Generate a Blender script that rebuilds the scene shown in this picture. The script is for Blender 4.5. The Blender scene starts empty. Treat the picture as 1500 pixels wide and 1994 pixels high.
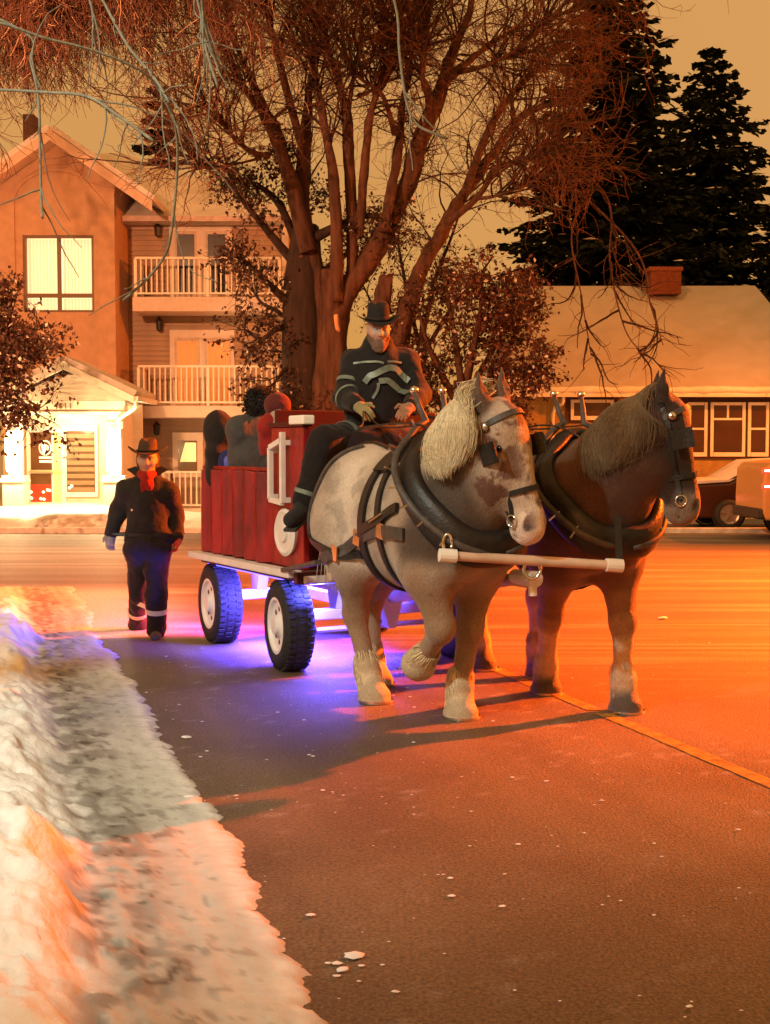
import bpy, math, random
import numpy as np
from mathutils import Vector, Matrix
random.seed(7)
RNG = np.random.default_rng(11)
SC = bpy.context.scene
COL = SC.collection
V = Vector
R = math.radians

# ------------------------------------------------------------------ camera
FPX, CAMZ = 2400.0, 1.72
PITCH = math.atan(125.0 / FPX)
cam_d = bpy.data.cameras.new('camera')
cam_d.sensor_fit = 'VERTICAL'
cam_d.sensor_height = 36.0
cam_d.lens = 36.0 * FPX / 1994.0
cam_d.clip_start = 0.1
cam_d.clip_end = 2000.0
cam = bpy.data.objects.new('camera', cam_d)
cam.location = (0, 0, CAMZ)
cam.rotation_euler = (math.pi / 2 - PITCH, 0, 0)
COL.objects.link(cam)
SC.camera = cam

# ------------------------------------------------------------------ night sky lit from below by the town
SUN_EL, SUN_AZ = R(34), R(-150)          # from behind the camera, to its left
world = bpy.data.worlds.new('World')
SC.world = world
world.use_nodes = True
wn = world.node_tree
wn.nodes.clear()
w_out = wn.nodes.new('ShaderNodeOutputWorld')
w_sky = wn.nodes.new('ShaderNodeTexSky')
w_sky.sky_type = 'NISHITA'
w_sky.sun_disc = False
w_sky.sun_elevation = R(1.0)
w_sky.sun_rotation = SUN_AZ
w_bg1 = wn.nodes.new('ShaderNodeBackground')
w_bg1.inputs[1].default_value = 0.02
wn.links.new(w_sky.outputs[0], w_bg1.inputs[0])
w_bg2 = wn.nodes.new('ShaderNodeBackground')      # low cloud glowing with sodium light
w_tc = wn.nodes.new('ShaderNodeTexCoord')
w_no = wn.nodes.new('ShaderNodeTexNoise')
w_no.inputs['Scale'].default_value = 1.3
w_no.inputs['Detail'].default_value = 3.0
wn.links.new(w_tc.outputs['Generated'], w_no.inputs['Vector'])
w_cr = wn.nodes.new('ShaderNodeValToRGB')
w_cr.color_ramp.elements[0].position = 0.3
w_cr.color_ramp.elements[0].color = (0.52, 0.225, 0.050, 1)
w_cr.color_ramp.elements[1].position = 0.7
w_cr.color_ramp.elements[1].color = (0.60, 0.280, 0.072, 1)
wn.links.new(w_no.outputs['Fac'], w_cr.inputs[0])
wn.links.new(w_cr.outputs[0], w_bg2.inputs[0])
w_bg2.inputs[1].default_value = 0.98
w_add = wn.nodes.new('ShaderNodeAddShader')
wn.links.new(w_bg1.outputs[0], w_add.inputs[0])
wn.links.new(w_bg2.outputs[0], w_add.inputs[1])
wn.links.new(w_add.outputs[0], w_out.inputs[0])

def lamp(name, kind, loc, energy, color, target=None, **kw):
    d = bpy.data.lights.new(name, kind)
    d.energy = energy
    d.color = color
    for k, v in kw.items():
        setattr(d, k, v)
    o = bpy.data.objects.new(name, d)
    o.location = loc
    if target is not None:
        o.rotation_euler = (V(target) - V(loc)).to_track_quat('-Z', 'Y').to_euler()
    COL.objects.link(o)
    return o

sun_dir = V((math.sin(SUN_AZ) * math.cos(SUN_EL), math.cos(SUN_AZ) * math.cos(SUN_EL), math.sin(SUN_EL)))
lamp('sun', 'SUN', (0, 0, 30), 0.85, (1.0, 0.35, 0.085), target=(V((0, 0, 30)) - sun_dir), angle=R(6))

# street lamps (their poles and heads are built further down, just outside the frame)
LED_POS = V((-4.6, 1.6, 6.4))
SOD_POS = V((12.5, 15.6, 6.9))
SOD2_POS = V((-7.6, 15.4, 7.7))
SOD3_POS = V((14.6, 25.6, 8.0))
lamp('led_street_light', 'SPOT', LED_POS - V((0, 0, .1)), 1700, (0.74, 1.0, 0.88), target=(-1.2, 7.4, 1.2), spot_size=R(74), spot_blend=0.95, shadow_soft_size=0.15)
lamp('sodium_street_light', 'SPOT', SOD_POS - V((0, 0, .1)), 105000, (1.0, 0.105, 0.005), target=(5.0, 14.8, 0), spot_size=R(80), spot_blend=0.85, shadow_soft_size=0.12)
lamp('sodium_street_light', 'SPOT', SOD2_POS - V((0, 0, .1)), 6600, (1.0, 0.40, 0.17), target=(-4.5, 27, 2.6), spot_size=R(132), spot_blend=0.8, shadow_soft_size=0.12)
lamp('sodium_street_light', 'SPOT', SOD3_POS - V((0, 0, .1)), 8500, (1.0, 0.18, 0.015), target=(3.5, 26, 1.0), spot_size=R(150), spot_blend=0.8, shadow_soft_size=0.12)

SC.view_settings.view_transform = 'Standard'
SC.view_settings.look = 'None'
SC.view_settings.exposure = 0.2
SC.view_settings.gamma = 1.0
SC.cycles.use_denoising = True
SC.cycles.max_bounces = 6
SC.cycles.diffuse_bounces = 3
SC.cycles.glossy_bounces = 2
SC.cycles.transparent_max_bounces = 8
SC.cycles.sample_clamp_indirect = 4.0

# ------------------------------------------------------------------ picture to place helpers
def ray(px, py):
    u = (px - 750.0) / FPX
    v = -(py - 997.0) / FPX
    c, s = math.cos(PITCH), math.sin(PITCH)
    return V((u, c + v * s, -s + v * c))

def P(px, py, d):
    r = ray(px, py)
    t = d / r.y
    return V((r.x * t, d, CAMZ + r.z * t))

def G(px, py, z=0.0):
    r = ray(px, py)
    t = (z - CAMZ) / r.z
    return V((r.x * t, r.y * t, z))

# ------------------------------------------------------------------ materials
MATS = {}
def mat(name, color=(.5, .5, .5), rough=.7, var=.15, scale=8.0, bump=0.0, bscale=40.0, attr=False, metal=0.0,
        emit=None, estr=0.0, spec=0.4, stretch=(1, 1, 1), tint=None, tscale=2.0, tamt=0.5, detail=5.0, sheen=0.0):
    if name in MATS:
        return MATS[name]
    m = bpy.data.materials.new(name)
    m.use_nodes = True
    nt = m.node_tree
    n, l = nt.nodes, nt.links
    b = n['Principled BSDF']
    b.inputs['Roughness'].default_value = rough
    b.inputs['Metallic'].default_value = metal
    b.inputs['Specular IOR Level'].default_value = spec
    if sheen:
        b.inputs['Sheen Weight'].default_value = sheen
    tc = n.new('ShaderNodeTexCoord')
    mp = n.new('ShaderNodeMapping')
    mp.inputs['Scale'].default_value = stretch
    l.new(tc.outputs['Object'], mp.inputs['Vector'])
    if attr:
        at = n.new('ShaderNodeAttribute')
        at.attribute_name = 'Col'
        src = at.outputs['Color']
    else:
        rgb = n.new('ShaderNodeRGB')
        rgb.outputs[0].default_value = (*color, 1)
        src = rgb.outputs[0]
    if tint is not None:
        nz = n.new('ShaderNodeTexNoise')
        nz.inputs['Scale'].default_value = tscale
        nz.inputs['Detail'].default_value = 6
        l.new(mp.outputs[0], nz.inputs['Vector'])
        rp = n.new('ShaderNodeMapRange')
        rp.inputs[1].default_value = .45
        rp.inputs[2].default_value = .65
        rp.inputs[4].default_value = tamt
        l.new(nz.outputs['Fac'], rp.inputs[0])
        mx = n.new('ShaderNodeMix')
        mx.data_type = 'RGBA'
        l.new(rp.outputs[0], mx.inputs[0])
        l.new(src, mx.inputs[6])
        mx.inputs[7].default_value = (*tint, 1)
        src = mx.outputs[2]
    if var:
        nz = n.new('ShaderNodeTexNoise')
        nz.inputs['Scale'].default_value = scale
        nz.inputs['Detail'].default_value = detail
        l.new(mp.outputs[0], nz.inputs['Vector'])
        rp = n.new('ShaderNodeMapRange')
        rp.inputs[1].default_value = .3
        rp.inputs[2].default_value = .7
        rp.inputs[3].default_value = 1 - var
        rp.inputs[4].default_value = 1 + var
        l.new(nz.outputs['Fac'], rp.inputs[0])
        mu = n.new('ShaderNodeVectorMath')
        mu.operation = 'SCALE'
        l.new(src, mu.inputs[0])
        l.new(rp.outputs[0], mu.inputs['Scale'])
        src = mu.outputs[0]
    l.new(src, b.inputs['Base Color'])
    if bump:
        nz = n.new('ShaderNodeTexNoise')
        nz.inputs['Scale'].default_value = bscale
        nz.inputs['Detail'].default_value = 6
        l.new(mp.outputs[0], nz.inputs['Vector'])
        bp = n.new('ShaderNodeBump')
        bp.inputs['Strength'].default_value = bump
        bp.inputs['Distance'].default_value = 0.02
        l.new(nz.outputs['Fac'], bp.inputs['Height'])
        l.new(bp.outputs[0], b.inputs['Normal'])
    if emit is not None:
        b.inputs['Emission Color'].default_value = (*emit, 1)
        b.inputs['Emission Strength'].default_value = estr
    MATS[name] = m
    return m

# ------------------------------------------------------------------ objects
INV = {}
def tag(o, label=None, cat=None, group=None, kind=None):
    if label: o['label'] = label
    if cat: o['category'] = cat
    if group: o['group'] = group
    if kind: o['kind'] = kind
    return o

def thing(name, label, cat, loc=(0, 0, 0), rotz=0.0, group=None):
    o = bpy.data.objects.new(name, None)
    o.empty_display_size = 0.2
    o.location = loc
    o.rotation_euler = (0, 0, rotz)
    COL.objects.link(o)
    tag(o, label, cat, group)
    INV[o.name] = (Matrix.Translation(V(loc)) @ Matrix.Rotation(rotz, 4, 'Z')).inverted()
    return o

def link(name, me, m, parent=None):
    o = bpy.data.objects.new(name, me)
    COL.objects.link(o)
    if m is not None and len(me.materials) == 0:
        me.materials.append(m)
    if parent is not None:
        o.parent = parent
        INV[o.name] = INV.get(parent.name, Matrix())
    return o

def mesh_np(name, verts, faces, m=None, parent=None, smooth=True, colors=None, world=True):
    verts = np.asarray(verts, dtype=np.float64)
    if parent is not None and world:
        M = np.array(INV[parent.name])
        verts = verts @ M[:3, :3].T + M[:3, 3]
    me = bpy.data.meshes.new(name)
    faces = np.asarray(faces, dtype=np.int32)
    k = faces.shape[1]
    me.vertices.add(len(verts))
    me.vertices.foreach_set('co', verts.astype(np.float32).ravel())
    me.loops.add(faces.size)
    me.loops.foreach_set('vertex_index', faces.ravel())
    me.polygons.add(len(faces))
    me.polygons.foreach_set('loop_start', np.arange(0, faces.size, k, dtype=np.int32))
    me.polygons.foreach_set('use_smooth', np.full(len(faces), smooth))
    me.update(calc_edges=True)
    me.validate()
    if colors is not None:
        a = me.attributes.new('Col', 'FLOAT_COLOR', 'POINT')
        c4 = np.ones((len(verts), 4), dtype=np.float32)
        c4[:, :3] = colors
        a.data.foreach_set('color', c4.ravel())
    return link(name, me, m, parent)

class MB:
    def __init__(s):
        s.v = []; s.f = []
    def quad(s, a, b, c, d):
        i = len(s.v); s.v += [V(a), V(b), V(c), V(d)]; s.f.append((i, i+1, i+2, i+3)); return s
    def tri(s, a, b, c):
        i = len(s.v); s.v += [V(a), V(b), V(c)]; s.f.append((i, i+1, i+2)); return s
    def box(s, a, b):
        x0, y0, z0 = (min(p, q) for p, q in zip(a, b)); x1, y1, z1 = (max(p, q) for p, q in zip(a, b))
        i = len(s.v)
        s.v += [V(p) for p in ((x0,y0,z0),(x1,y0,z0),(x1,y1,z0),(x0,y1,z0),(x0,y0,z1),(x1,y0,z1),(x1,y1,z1),(x0,y1,z1))]
        for q in ((0,3,2,1),(4,5,6,7),(0,1,5,4),(1,2,6,5),(2,3,7,6),(3,0,4,7)):
            s.f.append(tuple(i + k for k in q))
        return s
    def bar(s, a, b, w, h, up=(0, 0, 1)):          # box beam from a to b
        a, b = V(a), V(b); t = (b - a).normalized(); u = V(up)
        if abs(t.dot(u)) > .98: u = V((0, 1, 0))
        r = t.cross(u).normalized(); u = r.cross(t).normalized()
        i = len(s.v)
        for p in (a, b):
            for sx, sy in ((-1,-1),(1,-1),(1,1),(-1,1)):
                s.v.append(p + r * (sx * w / 2) + u * (sy * h / 2))
        for q in ((3,2,1,0),(4,5,6,7),(0,1,5,4),(1,2,6,5),(2,3,7,6),(3,0,4,7)):
            s.f.append(tuple(i + k for k in q))
        return s
    def tube(s, pts, rad, n=8, cap=True):
        pts = [V(p) for p in pts]
        if not hasattr(rad, '__len__'): rad = [rad] * len(pts)
        i0 = len(s.v); ref = None
        for k, p in enumerate(pts):
            t = (pts[min(k+1, len(pts)-1)] - pts[max(k-1, 0)])
            t = t.normalized() if t.length > 1e-9 else V((0, 0, 1))
            if ref is None:
                ref = t.orthogonal().normalized()
            ref = (ref - t * ref.dot(t))
            ref = ref.normalized() if ref.length > 1e-6 else t.orthogonal().normalized()
            w = t.cross(ref)
            for j in range(n):
                a = 2 * math.pi * j / n
                s.v.append(p + (ref * math.cos(a) + w * math.sin(a)) * rad[k])
        for k in range(len(pts) - 1):
            for j in range(n):
                a = i0 + k * n + j; b = i0 + k * n + (j + 1) % n
                s.f.append((a, b, b + n, a + n))
        if cap:
            s.f.append(tuple(i0 + j for j in range(n - 1, -1, -1)))
            e = i0 + (len(pts) - 1) * n
            s.f.append(tuple(e + j for j in range(n)))
        return s
    def prism(s, poly, off):                        # poly: 3D points, off: extrusion
        off = V(off); n = len(poly); i = len(s.v)
        s.v += [V(p) for p in poly] + [V(p) + off for p in poly]
        s.f.append(tuple(range(i, i + n))); s.f.append(tuple(range(i + 2*n - 1, i + n - 1, -1)))
        for k in range(n):
            a, b = i + k, i + (k + 1) % n
            s.f.append((b, a, a + n, b + n))
        return s
    def lathe(s, prof, c, axis=(0, 0, 1), n=24, ref=None):   # prof: (along, radius)
        ax = V(axis).normalized(); r = V(ref) if ref else ax.orthogonal().normalized(); w = ax.cross(r); c = V(c)
        i0 = len(s.v)
        for h, rr in prof:
            for j in range(n):
                a = 2 * math.pi * j / n
                s.v.append(c + ax * h + (r * math.cos(a) + w * math.sin(a)) * rr)
        for k in range(len(prof) - 1):
            for j in range(n):
                a = i0 + k * n + j; b = i0 + k * n + (j + 1) % n
                s.f.append((a, b, b + n, a + n))
        return s
    def build(s, name, m, parent=None, smooth=False, bevel=0.0, world=True, fix=True):
        me = bpy.data.meshes.new(name)
        M = INV[parent.name] if (parent is not None and world) else None
        me.from_pydata([tuple(M @ p) if M else tuple(p) for p in s.v], [], s.f)
        if fix:
            import bmesh
            bm = bmesh.new(); bm.from_mesh(me)
            bmesh.ops.recalc_face_normals(bm, faces=bm.faces[:])
            if bevel:
                es = [e for e in bm.edges if len(e.link_faces) == 2 and e.calc_face_angle(0) > .6]
                bmesh.ops.bevel(bm, geom=es, offset=bevel, segments=2, affect='EDGES', profile=.5)
            bm.to_mesh(me); bm.free()
        if smooth:
            me.polygons.foreach_set('use_smooth', [True] * len(me.polygons))
        return link(name, me, m, parent)

def catmull(pts, n=6, closed=False):
    pts = [V(p) for p in pts]; out = []
    L = len(pts)
    rng = range(L) if closed else range(L - 1)
    for i in rng:
        if closed:
            p0, p1, p2, p3 = pts[i-1], pts[i], pts[(i+1) % L], pts[(i+2) % L]
        else:
            p0, p1, p2, p3 = pts[max(i-1, 0)], pts[i], pts[i+1], pts[min(i+2, L-1)]
        for k in range(n):
            t = k / n
            out.append(.5 * ((2*p1) + (p2-p0)*t + (2*p0-5*p1+4*p2-p3)*t*t + (3*p1-p0-3*p2+p3)*t**3))
    if not closed: out.append(pts[-1])
    return out

def roughen(o, amp, sxy=6.0, sz=1.2):
    me = o.data; n = len(me.vertices); co = np.empty(n * 3); no = np.empty(n * 3)
    me.vertices.foreach_get('co', co); me.vertices.foreach_get('normal', no)
    co = co.reshape(-1, 3); no = no.reshape(-1, 3)
    co = co + no * (amp * (fbm(co[:, 0]*sxy, co[:, 1]*sxy, co[:, 2]*sz, 4) - .5 * np.abs(fbm(co[:, 0]*sxy*2, co[:, 1]*sxy*2, co[:, 2]*sz*1.5, 3))))[:, None]
    me.vertices.foreach_set('co', co.ravel()); me.update()

# ------------------------------------------------------------------ value noise
def _h(ix, iy, iz):
    n = (ix * 374761393 + iy * 668265263 + iz * 2147483647 ^ 0x5bd1e995) & 0xffffffff
    n = ((n ^ (n >> 13)) * 1274126177) & 0xffffffff
    return ((n ^ (n >> 16)) & 0xffff) / 65535.0

def vnoise(x, y, z=0.0):
    x = np.asarray(x, float); y = np.asarray(y, float); z = np.zeros_like(x) + z
    xi, yi, zi = np.floor(x).astype(np.int64), np.floor(y).astype(np.int64), np.floor(z).astype(np.int64)
    u, v, w = x - xi, y - yi, z - zi
    u, v, w = (a * a * (3 - 2 * a) for a in (u, v, w))
    r = 0
    for dx in (0, 1):
        for dy in (0, 1):
            for dz in (0, 1):
                r = r + _h(xi+dx, yi+dy, zi+dz) * (u if dx else 1-u) * (v if dy else 1-v) * (w if dz else 1-w)
    return r * 2 - 1

def fbm(x, y, z=0.0, o=4):
    r, a = 0, .5
    for i in range(o):
        r = r + a * vnoise(np.asarray(x) * 2**i + 17.3*i, np.asarray(y) * 2**i - 9.1*i, np.asarray(z) * 2**i)
        a *= .5
    return r

# ------------------------------------------------------------------ soft-union bodies
def cap(a, b, ra, rb=None, k=.06, c=(.5, .5, .5), cut=False):
    return dict(t='c', a=np.array(a, float), b=np.array(b, float), ra=ra, rb=ra if rb is None else rb, k=k, c=c, cut=cut)

def ell(p, r, rot=None, k=.06, c=(.5, .5, .5), cut=False):
    M = np.eye(3) if rot is None else np.array(rot)
    return dict(t='e', p=np.array(p, float), r=np.array(r, float) if hasattr(r, '__len__') else np.array([r]*3, float), M=M, k=k, c=c, cut=cut)

def rotm(ax, ay, az):
    from mathutils import Euler
    return np.array(Euler((ax, ay, az)).to_matrix())

def basis(x, y):                                     # columns x, y', z' orthonormal
    x = V(x).normalized(); y = (V(y) - x * V(y).dot(x)).normalized(); z = x.cross(y)
    return np.array([[x[i], y[i], z[i]] for i in range(3)])

def pdist(q, pts):
    if q['t'] == 'c':
        ba = q['b'] - q['a']; L2 = max(float(ba @ ba), 1e-9)
        pa = pts - q['a']
        h = np.clip((pa @ ba) / L2, 0, 1)
        return np.sqrt(((pa - h[..., None] * ba) ** 2).sum(-1)) - (q['ra'] + (q['rb'] - q['ra']) * h)
    lp = (pts - q['p']) @ q['M']
    k0 = np.sqrt(((lp / q['r']) ** 2).sum(-1)); k1 = np.sqrt(((lp / q['r']**2) ** 2).sum(-1)) + 1e-9
    return np.where(k0 < 1e-6, -q['r'].min(), k0 * (k0 - 1) / k1)

def aabb(q):
    if q['t'] == 'c':
        return np.minimum(q['a'] - q['ra'], q['b'] - q['rb']), np.maximum(q['a'] + q['ra'], q['b'] + q['rb'])
    e = np.sqrt(((q['M'] * q['r']) ** 2).sum(1))
    return q['p'] - e, q['p'] + e

def comb(F, d, q):
    if q['cut']:
        h = np.clip(q['k'] - np.abs(F + d), 0, None) / q['k']
        return np.maximum(F, -d) + h * h * q['k'] * .25
    h = np.clip(q['k'] - np.abs(F - d), 0, None) / q['k']
    return np.minimum(F, d) - h * h * q['k'] * .25

def sdf(prims, pts):
    pts = np.asarray(pts, float)
    F = np.full(pts.shape[:-1], 3.0)
    for q in prims:
        F = comb(F, pdist(q, pts), q)
    return F

def sdf_grad(prims, pts, e=.006):
    pts = np.asarray(pts, float)
    g = np.stack([sdf(prims, pts + np.eye(3)[i] * e) - sdf(prims, pts - np.eye(3)[i] * e) for i in range(3)], -1)
    return g / (np.linalg.norm(g, axis=-1, keepdims=True) + 1e-9)

def project(prims, pts, off=0.0, it=6):
    pts = np.array([tuple(p) for p in pts], float)
    for _ in range(it):
        pts = pts - sdf_grad(prims, pts) * (sdf(prims, pts) - off)[:, None]
    return pts, sdf_grad(prims, pts)

def surfnet(F, o, h):
    s = F < 0
    nx, ny, nz = F.shape
    cs = [(i, j, k) for i in (0, 1) for j in (0, 1) for k in (0, 1)]
    sl = lambda A, c: A[c[0]:nx-1+c[0], c[1]:ny-1+c[1], c[2]:nz-1+c[2]]
    cnt = sum(sl(s, c).astype(np.int8) for c in cs)
    mask = (cnt > 0) & (cnt < 8)
    idx = np.full(mask.shape, -1, np.int64); idx[mask] = np.arange(mask.sum())
    pos = np.zeros((mask.sum(), 3)); n = np.zeros(mask.sum())
    for c in cs:
        for ax in range(3):
            if c[ax] == 0:
                d = list(c); d[ax] = 1
                fa, fb = sl(F, c)[mask], sl(F, d)[mask]
                x = (fa < 0) != (fb < 0)
                t = np.where(x, fa / np.where(x, fa - fb, 1), 0)
                p = np.tile(np.array(c, float), (len(t), 1)); p[:, ax] += t
                pos[x] += p[x]; n[x] += 1
    verts = np.argwhere(mask) + pos / n[:, None]
    quads = []
    for ax in range(3):
        a, b = [(1, 2), (2, 0), (0, 1)][ax]
        s0 = np.take(s, range(0, s.shape[ax]-1), ax); s1 = np.take(s, range(1, s.shape[ax]), ax)
        e = np.argwhere(s0 != s1)
        ok = (e[:, a] > 0) & (e[:, b] > 0) & (e[:, a] < mask.shape[a]) & (e[:, b] < mask.shape[b])
        e = e[ok]
        inside = s0[e[:, 0], e[:, 1], e[:, 2]]
        q = []
        for da, db in ((1, 1), (0, 1), (0, 0), (1, 0)):
            c = e.copy(); c[:, a] -= da; c[:, b] -= db
            q.append(idx[c[:, 0], c[:, 1], c[:, 2]])
        q = np.stack(q, 1)
        q[~inside] = q[~inside][:, ::-1]
        quads.append(q)
    return verts * h + o, np.concatenate(quads)

def relax(v, f, it=1, lam=.5):
    e = np.concatenate([f[:, [0, 1]], f[:, [1, 2]], f[:, [2, 3]], f[:, [3, 0]]])
    for _ in range(it):
        s = np.zeros_like(v); n = np.zeros(len(v))
        np.add.at(s, e[:, 0], v[e[:, 1]]); np.add.at(n, e[:, 0], 1)
        np.add.at(s, e[:, 1], v[e[:, 0]]); np.add.at(n, e[:, 1], 1)
        v = v + lam * (s / n[:, None] - v)
    return v

def body(name, prims, h, m, parent, world=True, it=1, recolor=None, wob=0.0, wscale=8.0):
    lo = np.min([aabb(q)[0] for q in prims if not q['cut']], 0) - 4*h - .03
    hi = np.max([aabb(q)[1] for q in prims if not q['cut']], 0) + 4*h + .03
    n = np.ceil((hi - lo) / h).astype(int) + 1
    F = np.full(n, 1.0, np.float32)
    ax = [lo[i] + h * np.arange(n[i]) for i in range(3)]
    for q in prims:
        a, b = aabb(q); mg = q['k'] + 3*h
        i0 = np.clip(np.floor((a - mg - lo) / h).astype(int), 0, n); i1 = np.clip(np.ceil((b + mg - lo) / h).astype(int) + 1, 0, n)
        if (i1 <= i0).any(): continue
        g = np.stack(np.meshgrid(*[ax[i][i0[i]:i1[i]] for i in range(3)], indexing='ij'), -1)
        sub = (slice(i0[0], i1[0]), slice(i0[1], i1[1]), slice(i0[2], i1[2]))
        F[sub] = comb(F[sub], pdist(q, g), q)
    v, f = surfnet(F, lo, h)
    v = relax(v, f, it)
    if wob:
        v = v + sdf_grad(prims, v) * (wob * fbm(v[:, 0]*wscale, v[:, 1]*wscale, v[:, 2]*wscale, 3))[:, None]
    Fv = np.full(len(v), 3.0); cv = np.zeros((len(v), 3))
    for q in prims:
        if q['cut']: continue
        d = pdist(q, v)
        kk = max(q.get('ck', q['k'] * .6), .004)
        w = np.clip(.5 + .5 * (Fv - d) / kk, 0, 1)[:, None]
        cv = cv * (1 - w) + np.array(q['c']) * w
        Fv = np.minimum(Fv, d)
    if recolor is not None:
        cv = recolor(v, cv)
    return mesh_np(name, v, f, m, parent, True, cv, world)

def ribbon(name, pts, nrm, width, thick, m, parent, closed=False, world=True):
    n = len(pts); v = []
    for i in range(n):
        a = pts[(i-1) % n] if closed else pts[max(i-1, 0)]
        b = pts[(i+1) % n] if closed else pts[min(i+1, n-1)]
        t = b - a; t /= np.linalg.norm(t) + 1e-9
        w = np.cross(nrm[i], t); w /= np.linalg.norm(w) + 1e-9
        for sw, st in ((-.5, -.2), (.5, -.2), (.5, 1), (-.5, 1)):
            v.append(pts[i] + w * sw * width + nrm[i] * st * thick)
    f = []
    for i in range(n if closed else n - 1):
        a, b = i * 4, ((i + 1) % n) * 4
        for j in range(4):
            f.append((a + j, a + (j+1) % 4, b + (j+1) % 4, b + j))
    if not closed:
        f.append((0, 1, 2, 3)); e = (n-1)*4; f.append((e, e+1, e+2, e+3))
    return mesh_np(name, v, f, m, parent, False, None, world)

def strands(name, paths, radii, m, parent, world=True, n=3, colors=None):   # many hairs in one mesh; paths (N,K,3)
    paths = np.asarray(paths, float); N, K, _ = paths.shape
    t = np.gradient(paths, axis=1); t /= np.linalg.norm(t, axis=-1, keepdims=True) + 1e-9
    ref = np.tile(np.array([.3, .9, .31]), (N, K, 1))
    a = np.cross(t, ref); a /= np.linalg.norm(a, axis=-1, keepdims=True) + 1e-9
    b = np.cross(t, a)
    rad = np.asarray(radii)
    if rad.ndim == 1: rad = np.tile(rad, (N, 1))
    ring = []
    for j in range(n):
        w = 2 * math.pi * j / n
        ring.append(paths + (a * math.cos(w) + b * math.sin(w)) * rad[..., None])
    v = np.stack(ring, 2).reshape(-1, 3)
    i = np.arange(N)[:, None, None] * K * n + np.arange(K-1)[None, :, None] * n + np.arange(n)[None, None, :]
    j = i - np.arange(n) + (np.arange(n) + 1) % n
    f = np.stack([i, j, j + n, i + n], -1).reshape(-1, 4)
    c = None
    if colors is not None:
        c = np.repeat(np.asarray(colors), K * n, axis=0)
    return mesh_np(name, v, f, m, parent, True, c, world)
# ================================================================== GROUND
snow_m = mat('snow', rough=.75, var=.06, scale=14, attr=True, bump=.5, bscale=26, spec=.3)
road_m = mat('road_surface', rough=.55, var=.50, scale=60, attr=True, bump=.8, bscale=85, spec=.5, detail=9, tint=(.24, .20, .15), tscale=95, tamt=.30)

def sheet(name, xs, ys, zf, cf, m, kind='structure', parent=None):
    X, Y = np.meshgrid(xs, ys, indexing='ij')
    Z = zf(X, Y); C = cf(X, Y, Z)
    v = np.stack([X, Y, Z], -1).reshape(-1, 3)
    nx, ny = len(xs), len(ys)
    i = np.arange(nx-1)[:, None] * ny + np.arange(ny-1)[None]
    f = np.stack([i, i+ny, i+ny+1, i+1], -1).reshape(-1, 4)
    o = mesh_np(name, v, f, m, parent, True, C.reshape(-1, 3), world=parent is not None)
    if parent is None: tag(o, kind=kind)
    return o

def span(*seg):
    out = []
    for a, b, st in seg:
        out += list(np.arange(a, b, st))
    return np.array(out + [seg[-1][1]])

def sstep(a, b, x):
    t = np.clip((x - a) / (b - a), 0, 1)
    return t * t * (3 - 2 * t)

def mixc(c0, c1, t):
    return np.array(c0) * (1 - t[..., None]) + np.array(c1) * t[..., None]

# wide snow-covered ground out to the horizon
g = MB(); g.quad((-600, -60, -.06), (600, -60, -.06), (600, 900, -.06), (-600, 900, -.06))
tag(g.build('ground', mat('far_snow', (.62, .62, .64), .8, var=.1, scale=.3)), kind='structure')

def road_z(X, Y):
    return .003 * fbm(X*.8, Y*.8, 0, 3) + .0025 * fbm(X*9, Y*9, 2, 2) * (Y < 14) + .012 * fbm(X*.5, Y*3.0, 5, 3) * sstep(11, 13, Y)

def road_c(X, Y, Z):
    # asphalt near us, packed snow in the intersection; the split paints in the lamplight's border
    lit_edge = np.interp(X, [-30, -.5, .78, 2.35, 4.5, 9], [11.1, 11.1, 10.3, 8.6, 6.8, 3.0])
    edge = Y - lit_edge + .25 * fbm(X*2.2, Y*2.2, 1, 4)
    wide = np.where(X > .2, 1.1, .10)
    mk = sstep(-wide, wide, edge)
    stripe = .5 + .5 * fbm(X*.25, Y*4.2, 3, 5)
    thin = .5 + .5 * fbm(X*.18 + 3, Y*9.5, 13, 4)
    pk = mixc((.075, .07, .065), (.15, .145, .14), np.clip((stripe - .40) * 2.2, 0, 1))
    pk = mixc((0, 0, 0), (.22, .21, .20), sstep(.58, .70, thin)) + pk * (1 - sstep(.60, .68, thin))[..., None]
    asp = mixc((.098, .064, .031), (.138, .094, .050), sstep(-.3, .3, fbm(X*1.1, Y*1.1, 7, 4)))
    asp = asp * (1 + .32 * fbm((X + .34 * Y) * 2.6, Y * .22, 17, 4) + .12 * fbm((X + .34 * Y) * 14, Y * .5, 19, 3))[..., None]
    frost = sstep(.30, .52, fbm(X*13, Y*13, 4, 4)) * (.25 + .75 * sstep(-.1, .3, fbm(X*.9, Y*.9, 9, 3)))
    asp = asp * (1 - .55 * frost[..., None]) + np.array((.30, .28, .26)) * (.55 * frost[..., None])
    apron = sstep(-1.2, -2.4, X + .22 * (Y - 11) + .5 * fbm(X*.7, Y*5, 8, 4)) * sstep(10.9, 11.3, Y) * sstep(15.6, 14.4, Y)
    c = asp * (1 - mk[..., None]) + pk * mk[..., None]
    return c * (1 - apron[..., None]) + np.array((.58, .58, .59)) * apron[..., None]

sheet('road', span((-45, -6, 1.5), (-6, 5.5, .055), (5.5, 12, .3), (12, 45, 1.5)), span((-6, 2.6, .5), (2.6, 12, .05), (12, 29.6, .16)), road_z, road_c, road_m)

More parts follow.
